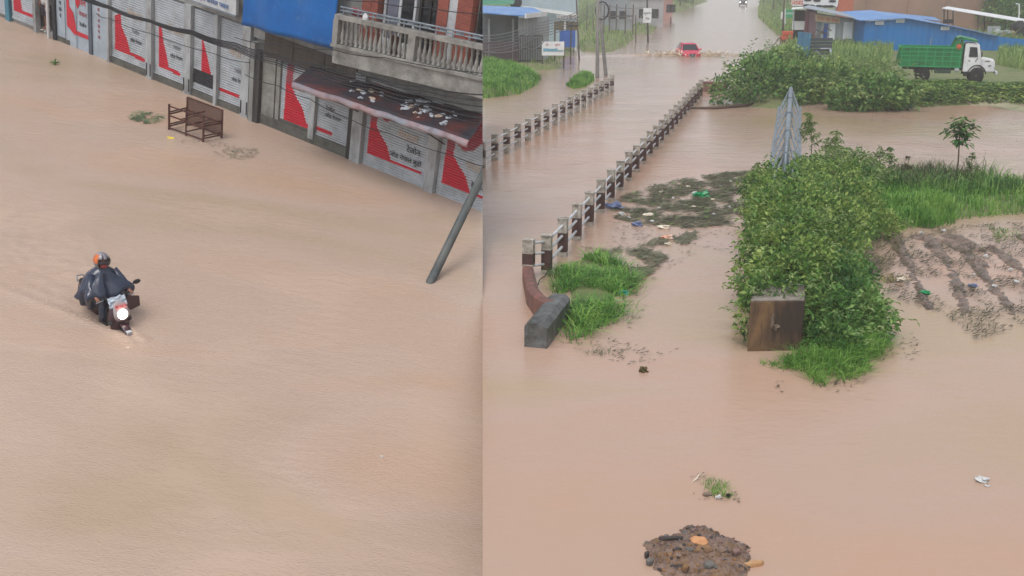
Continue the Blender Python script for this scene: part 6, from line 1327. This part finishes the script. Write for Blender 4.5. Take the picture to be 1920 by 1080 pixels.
floaters('mud_weeds', [(1630, 450), (1690, 455), (1660, 510), (1640, 520)], 500, .08, .25, .02, M_straw, gap=.5, flat=.9, z0=.04)
def bit(name, label, cat, px, py, sz, m, group=None, fr='R', seed=0, z=.03, rz=0.0, jit=.9, flat=.45):
    q = R(px, py, z) if fr == 'R' else L(px, py, z); mb = MB(); mb.ball((0, 0, 0), (sz[0], sz[1], sz[2]), n=14, k=8, jit=jit)
    T = Matrix.Rotation(rz, 3, 'Z'); mb.v = [tuple(T @ Vector((v[0] * (1 + .25 * noise.noise(Vector(v) * 9 + Vector((seed, 0, 0)))), v[1], v[2] * (1 + .8 * noise.noise(Vector(v) * 14 + Vector((seed, 3, 0)))))) + q) for v in mb.v]
    return solo(name, mb, m, label, cat, group, fr=FR if fr == 'R' else FL, loc=q)
M_gbag = mat('green_plastic', (20, 150, 92), (14, 126, 76), 6, .35); M_tbag = mat('teal_plastic', (20, 160, 140), (14, 140, 124), 6, .35); M_bl = mat('blue_grey_plastic', (112, 126, 160), (88, 100, 136), 6, .4); M_cream = mat('cream_foam', (224, 214, 196), (204, 190, 170), 6, .6)
bit('plastic_bag', 'bright green plastic bag on the far part of the floating weeds', 'plastic bag', 1318, 367, (.27, .17, .13), M_gbag, seed=1)
bit('plastic_bag', 'crumpled white plastic bag just left of the bright green bag', 'plastic bag', 1303, 364, (.1, .1, .1), M_plasticw, seed=2)
bit('plastic_bag', 'teal plastic bag at the right edge of the long grass tuft', 'plastic bag', 1168, 549, (.19, .09, .06), M_tbag, seed=3)
bit('sack', 'pale blue grey sack stranded against the railing at the weeds', 'sack', 1152, 388, (.2, .3, .14), M_bl, seed=4, rz=.6)
bit('carton', 'flat cream foam box lying on the floating weeds', 'box', 1216, 403, (.17, .1, .06), M_cream, seed=5, jit=.2)
bit('plastic_bag', 'white bag beside the pale blue sack on the weeds', 'plastic bag', 1166, 401, (.1, .08, .06), M_plasticw, seed=6)
bit('wrapper', 'blue and white crumpled wrapper at the near edge of the weeds', 'wrapper', 1196, 421, (.15, .12, .09), M_bl, seed=7)
bit('polystyrene_piece', 'white foam piece drifting just below the big raft of weeds', 'foam piece', 1246, 426, (.2, .1, .06), M_cream, seed=8, rz=-.3)
bit('wrapper', 'orange and white wrapper on the small drift of weeds', 'wrapper', 1252, 446, (.17, .09, .08), mat('orange_wrapper', (206, 130, 96), (226, 206, 190), 9, .5), seed=9)
bit('polystyrene_piece', 'small pale foam piece right below the orange wrapper', 'foam piece', 1254, 457, (.1, .05, .04), M_cream, seed=10)
bit('plank', 'long pale plank lying flat in the floating weeds', 'plank', 1283, 405, (.34, .1, .03), mat('pale_plank', (140, 128, 108), (118, 106, 88), 4, .7), seed=11, jit=.15)
for k, (x, y) in enumerate(((1208, 372), (1235, 390), (1262, 372), (1300, 388), (1338, 402), (1352, 350), (1337, 374), (1185, 396), (1370, 340), (1290, 350), (1222, 415), (1180, 408), (1240, 360), (1368, 388))):
    bit('litter', 'tiny pale scrap caught among the floating weeds', 'litter', x, y, (.05 + .03 * lr.random(), .04, .03), M_plasticw if k % 3 else M_cream, 'scraps caught in the floating weeds', seed=20 + k, rz=k)
bit('shoe', 'cream coloured sandal lying at the edge of the mud field', 'shoe', 1690, 523, (.12, .06, .04), M_cream, seed=40, rz=.5, z=.07)
bit('plastic_bag', 'small green and purple bag in a furrow of the mud field', 'plastic bag', 1736, 548, (.13, .08, .04), M_gbag, seed=41, z=.05)
bit('plastic_bag', 'pale bluish bag lying in a middle furrow', 'plastic bag', 1825, 535, (.12, .07, .04), M_bl, seed=42, z=.05)
for k, (x, y) in enumerate(((1848, 480), (1826, 515), (1864, 536), (1905, 528), (1895, 505), (1728, 436), (1770, 432))): bit('litter', 'tiny pale scrap lying on the mud field', 'litter', x, y, (.06, .04, .03), M_plasticw, 'scraps on the mud field', seed=50 + k, z=.07, rz=k)
bit('plastic_bag', 'white torn plastic bag drifting alone at the lower right', 'plastic bag', 1844, 900, (.085, .06, .035), M_plasticw, seed=60, rz=-.5, jit=1.4, z=.02)
bit('litter', 'small white strip just below the torn white bag', 'litter', 1852, 911, (.04, .02, .012), M_plasticw, seed=61, rz=-.4, z=.01)
bit('litter', 'white paper scrap at the foot of the little grass clump', 'litter', 1347, 932, (.045, .025, .025), M_plasticw, seed=62, rz=.4)
bit('litter', 'dark lump at the right foot of the little grass clump', 'litter', 1366, 929, (.03, .03, .025), M_black, seed=63)
bit('stone', 'low wet mud lump left of the little grass clump', 'mud lump', 1328, 928, (.07, .05, .03), M_soil, seed=64, z=.0)
mb = MB(); q = R(1310, 893); mb.tube([R(1298, 904, .0), R(1307, 896, .05), R(1311, 889, .09), R(1316, 890, .05)], [.008, .01, .009, .006], 6); solo('twig', mb, M_cream, 'bent pale twig poking out of the water left of the grass clump', 'twig', loc=q, smooth=True)
floaters('floating_weeds', [(1285, 905), (1325, 885), (1330, 935), (1375, 945), (1380, 925), (1300, 945)], 60, .02, .07, .012, M_floatd, gap=.7)
bit('weed_clump', 'small brown weed clump adrift below the long grass tuft', 'weed', 1208, 694, (.07, .06, .06), mat('brown_weed', (96, 84, 44), (60, 56, 34), 20, .8), seed=65, jit=1.6)
# street side
floaters('floating_weeds', [(238, 216), (262, 210), (300, 216), (300, 228), (270, 233), (245, 226)], 240, .06, .2, .035, leafmat('green_drift', (70, 100, 70), (100, 132, 92), (130, 150, 110), 3), 'L', gap=.75, flat=.5)
floaters('floating_weeds', [(395, 290), (425, 278), (480, 280), (478, 292), (440, 300)], 150, .06, .2, .025, M_float, 'L', gap=.9, flat=.4)
floaters('floating_weeds', [(310, 262), (420, 268), (440, 275), (380, 278)], 50, .05, .12, .02, M_floatd, 'L', gap=.9)
q = L(103, 121); mb = MB(); mb.tube([q - Z * .05, q + Z * .12, q + Vector((.05, 0, .2))], [.05, .03, .01], 6); [mb.leaf(q + Z * .05, Vector((math.cos(a), math.sin(a), .4)).normalized(), Vector((-math.sin(a), math.cos(a), 0)), .22, .06) for a in range(6)]; solo('plant', mb, M_leafdark, 'tiny dark plant tip sticking out of the water near the pale gates', 'plant', fr=FL, loc=q)
# ---- heap of rubble in the foreground
hc = R(1312, 1044); b = thing('rubble_heap', 'heap of wet earth and broken stone rising from the water in the foreground', 'rubble heap', loc=hc)
RXH, RYH = .70, .66
def hh(x, y):
    u, v_ = x / RXH, y / RYH; ang = math.atan2(v_, u); r = math.hypot(u, v_) / (1 + .10 * noise.noise(Vector((x * 7, y * 7, 8))) + .22 * noise.noise(Vector((math.cos(ang) * 1.5, math.sin(ang) * 1.5, 3))) + .22 * math.exp(-((ang - 1.5) / .3) ** 2))
    return .20 * max(-.4, 1 - r ** 2.2) + .03 * noise.noise(Vector((x * 9, y * 9, 1))) + .035 * noise.noise(Vector((x * 4, y * 4, 2))) + .018 * noise.noise(Vector((x * 24, y * 24, 4)))
mb = MB(); mb.grid(lambda u, v: (hc.x + lerp(-1, 1, u), hc.y + lerp(-1.0, 1.15, v), hh(lerp(-1, 1, u), lerp(-1.0, 1.15, v)) - .02), 120, 100)
obj('earth', mb, mat('rubble_earth', (142, 118, 104), (92, 74, 66), 9, .65, bump=.8, bscale=60, c3=(138, 106, 70), s3=5, a3=.6), b, smooth=True)
STM = [mat('stone_brown', (140, 106, 72), (104, 80, 58), 9, .7, bump=.4), mat('stone_grey', (116, 112, 106), (84, 82, 80), 9, .7, bump=.4), mat('stone_dark', (72, 64, 62), (50, 46, 46), 9, .6, bump=.4), mat('stone_pink', (136, 108, 98), (104, 84, 78), 9, .7, bump=.4)]
stones = [MB() for _ in STM]
for k in range(900):
    x, y = lr.uniform(-.8, .8), lr.uniform(-.8, .95); z = hh(x, y)
    if z < .01: continue
    s = .008 + .022 * lr.random() ** 2.2; stones[0 if (y < -.1 and lr.random() < .6) else min(3, int(lr.random() * 4))].ball((hc.x + x, hc.y + y, z - .018), (s * lr.uniform(.8, 1.7), s * lr.uniform(.8, 1.4), s * lr.uniform(.5, 1)), n=5, k=3, jit=1.6)
for q_, m in zip(stones, STM):
    o = obj('gravel', q_, m, b); o['kind'] = 'stuff'
def rock(name, label, px, py, z, sz, m, rz=0.0, seed=1, tilt=0.0, cat='stone'):
    c = R(px, py, z); r8 = random.Random(seed); mb = MB(); n = 6
    ring = [(math.cos(2 * math.pi * k / n) * sz[0] * r8.uniform(.75, 1.15), math.sin(2 * math.pi * k / n) * sz[1] * r8.uniform(.75, 1.15)) for k in range(n)]
    T = Matrix.Rotation(rz, 3, 'Z') @ Matrix.Rotation(tilt, 3, 'X'); mb.loft([[c + T @ Vector((x * f, y * f, zz * sz[2])) for x, y in ring] for f, zz in ((.82, -1), (1, -.5), (1, .5), (.86, 1))])
    return solo(name, mb, m, label, cat, loc=c, bevel=.004)
rock('stone', 'flat orange stone lying on top of the rubble heap', 1310, 1014, .215, (.15, .085, .02), mat('orange_stone', (200, 148, 104), (176, 124, 84), 12, .65, bump=.3), -.45, 3, .35)
rock('stone', 'brown slab tucked under the flat orange stone', 1318, 1030, .17, (.13, .08, .03), STM[0], -.3, 5, .2)
rock('stone', 'grey square stone at the left foot of the rubble heap', 1218, 1053, .05, (.055, .045, .035), STM[1], .3, 6)
rock('stone', 'dark wedge of stone above the grey square one', 1213, 1040, .06, (.05, .03, .04), STM[2], .5, 7)
rock('brick', 'tan piece of brick lying in the water right of the rubble heap', 1415, 1058, .02, (.15, .045, .04), mat('tan_brick', (188, 148, 106), (166, 126, 88), 12, .7, bump=.3), .25, 8, 0, 'brick')
rock('stone', 'dark grey flat stone in the middle left of the heap', 1270, 1030, .15, (.06, .03, .02), STM[2], .2, 9, .3)
rock('stone', 'grey stone at the bottom centre of the heap', 1330, 1060, .14, (.07, .06, .04), STM[1], .6, 10, .4)
rock('stone', 'pinkish stone near the right end of the heap', 1380, 1035, .12, (.06, .05, .035), STM[3], .1, 11, .2)
rock('stone', 'brown stone at the lower middle of the heap', 1285, 1064, .13, (.06, .045, .04), STM[0], .9, 12, .3)
mb = MB(); mb.bar(R(1235, 1009, .13), R(1280, 1008, .17), .05, .03); solo('stick', mb, STM[2], 'dark charred stick lying across the top left of the heap', 'stick', loc=R(1258, 1008, .15), bevel=.008)

# churned water thrown up by the red car
mb = MB()
for k in range(420):
    s_ = lr.choice((-1, 1)); dx = abs(lr.gauss(0, 1)) * 2.2; side = 1.0 + dx; x = CARX + s_ * side * (1 if lr.random() < .8 else .4); y = CARY - 1.6 - .14 * dx + lr.gauss(0, .5) + (1.2 if lr.random() < .7 else 0)
    z = abs(lr.gauss(0, .22)) * math.exp(-dx / 3); a = lr.uniform(0, 6.28); d = Vector((math.cos(a), .3 * math.sin(a), lr.uniform(-.2, .5))).normalized(); mb.leaf((x, y, z + .05), d, d.cross(Z).normalized(), lr.uniform(.15, .5), .12, 0, .1)
solo('spray', mb, mat('muddy_foam', (220, 202, 178), (204, 184, 156), 2, .5), None, None, None, 'stuff')
mb = MB()
for k in range(420):
    t = abs(lr.gauss(0, 1)) * 1.1; s_ = lr.choice((-1, 1)); a0 = .55 - t; b0 = s_ * (.14 + .36 * t) + lr.gauss(0, .05); x = SCX + a0 * math.cos(SCH) - b0 * math.sin(SCH); y = SCY + a0 * math.sin(SCH) + b0 * math.cos(SCH); a = lr.uniform(0, 6.28)
    d = Vector((math.cos(a), math.sin(a), lr.uniform(-.1, .3))).normalized(); mb.leaf((x, y, .015 + abs(lr.gauss(0, .03)) * math.exp(-t)), d, d.cross(Z).normalized(), lr.uniform(.02, .07), .018, 0, .1)
solo('foam', mb, mat('street_foam', (224, 208, 190), (204, 184, 160), 5, .4), None, None, None, 'stuff', fr=FL)
# ------------------------------------------------------------------ rainy air
mb = MB(); mb.bb((-75, -8, -9), (200, 440, 32))
hz = bpy.data.materials.new('rainy_air'); hz.use_nodes = True; n = hz.node_tree.nodes; n.clear()
v = n.new('ShaderNodeVolumePrincipled'); v.inputs['Density'].default_value = HAZE; v.inputs['Color'].default_value = (.97, .95, .93, 1); v.inputs['Anisotropy'].default_value = .2
ou = n.new('ShaderNodeOutputMaterial'); hz.node_tree.links.new(v.outputs[0], ou.inputs['Volume'])
obj('haze', mb, hz)['kind'] = 'stuff'
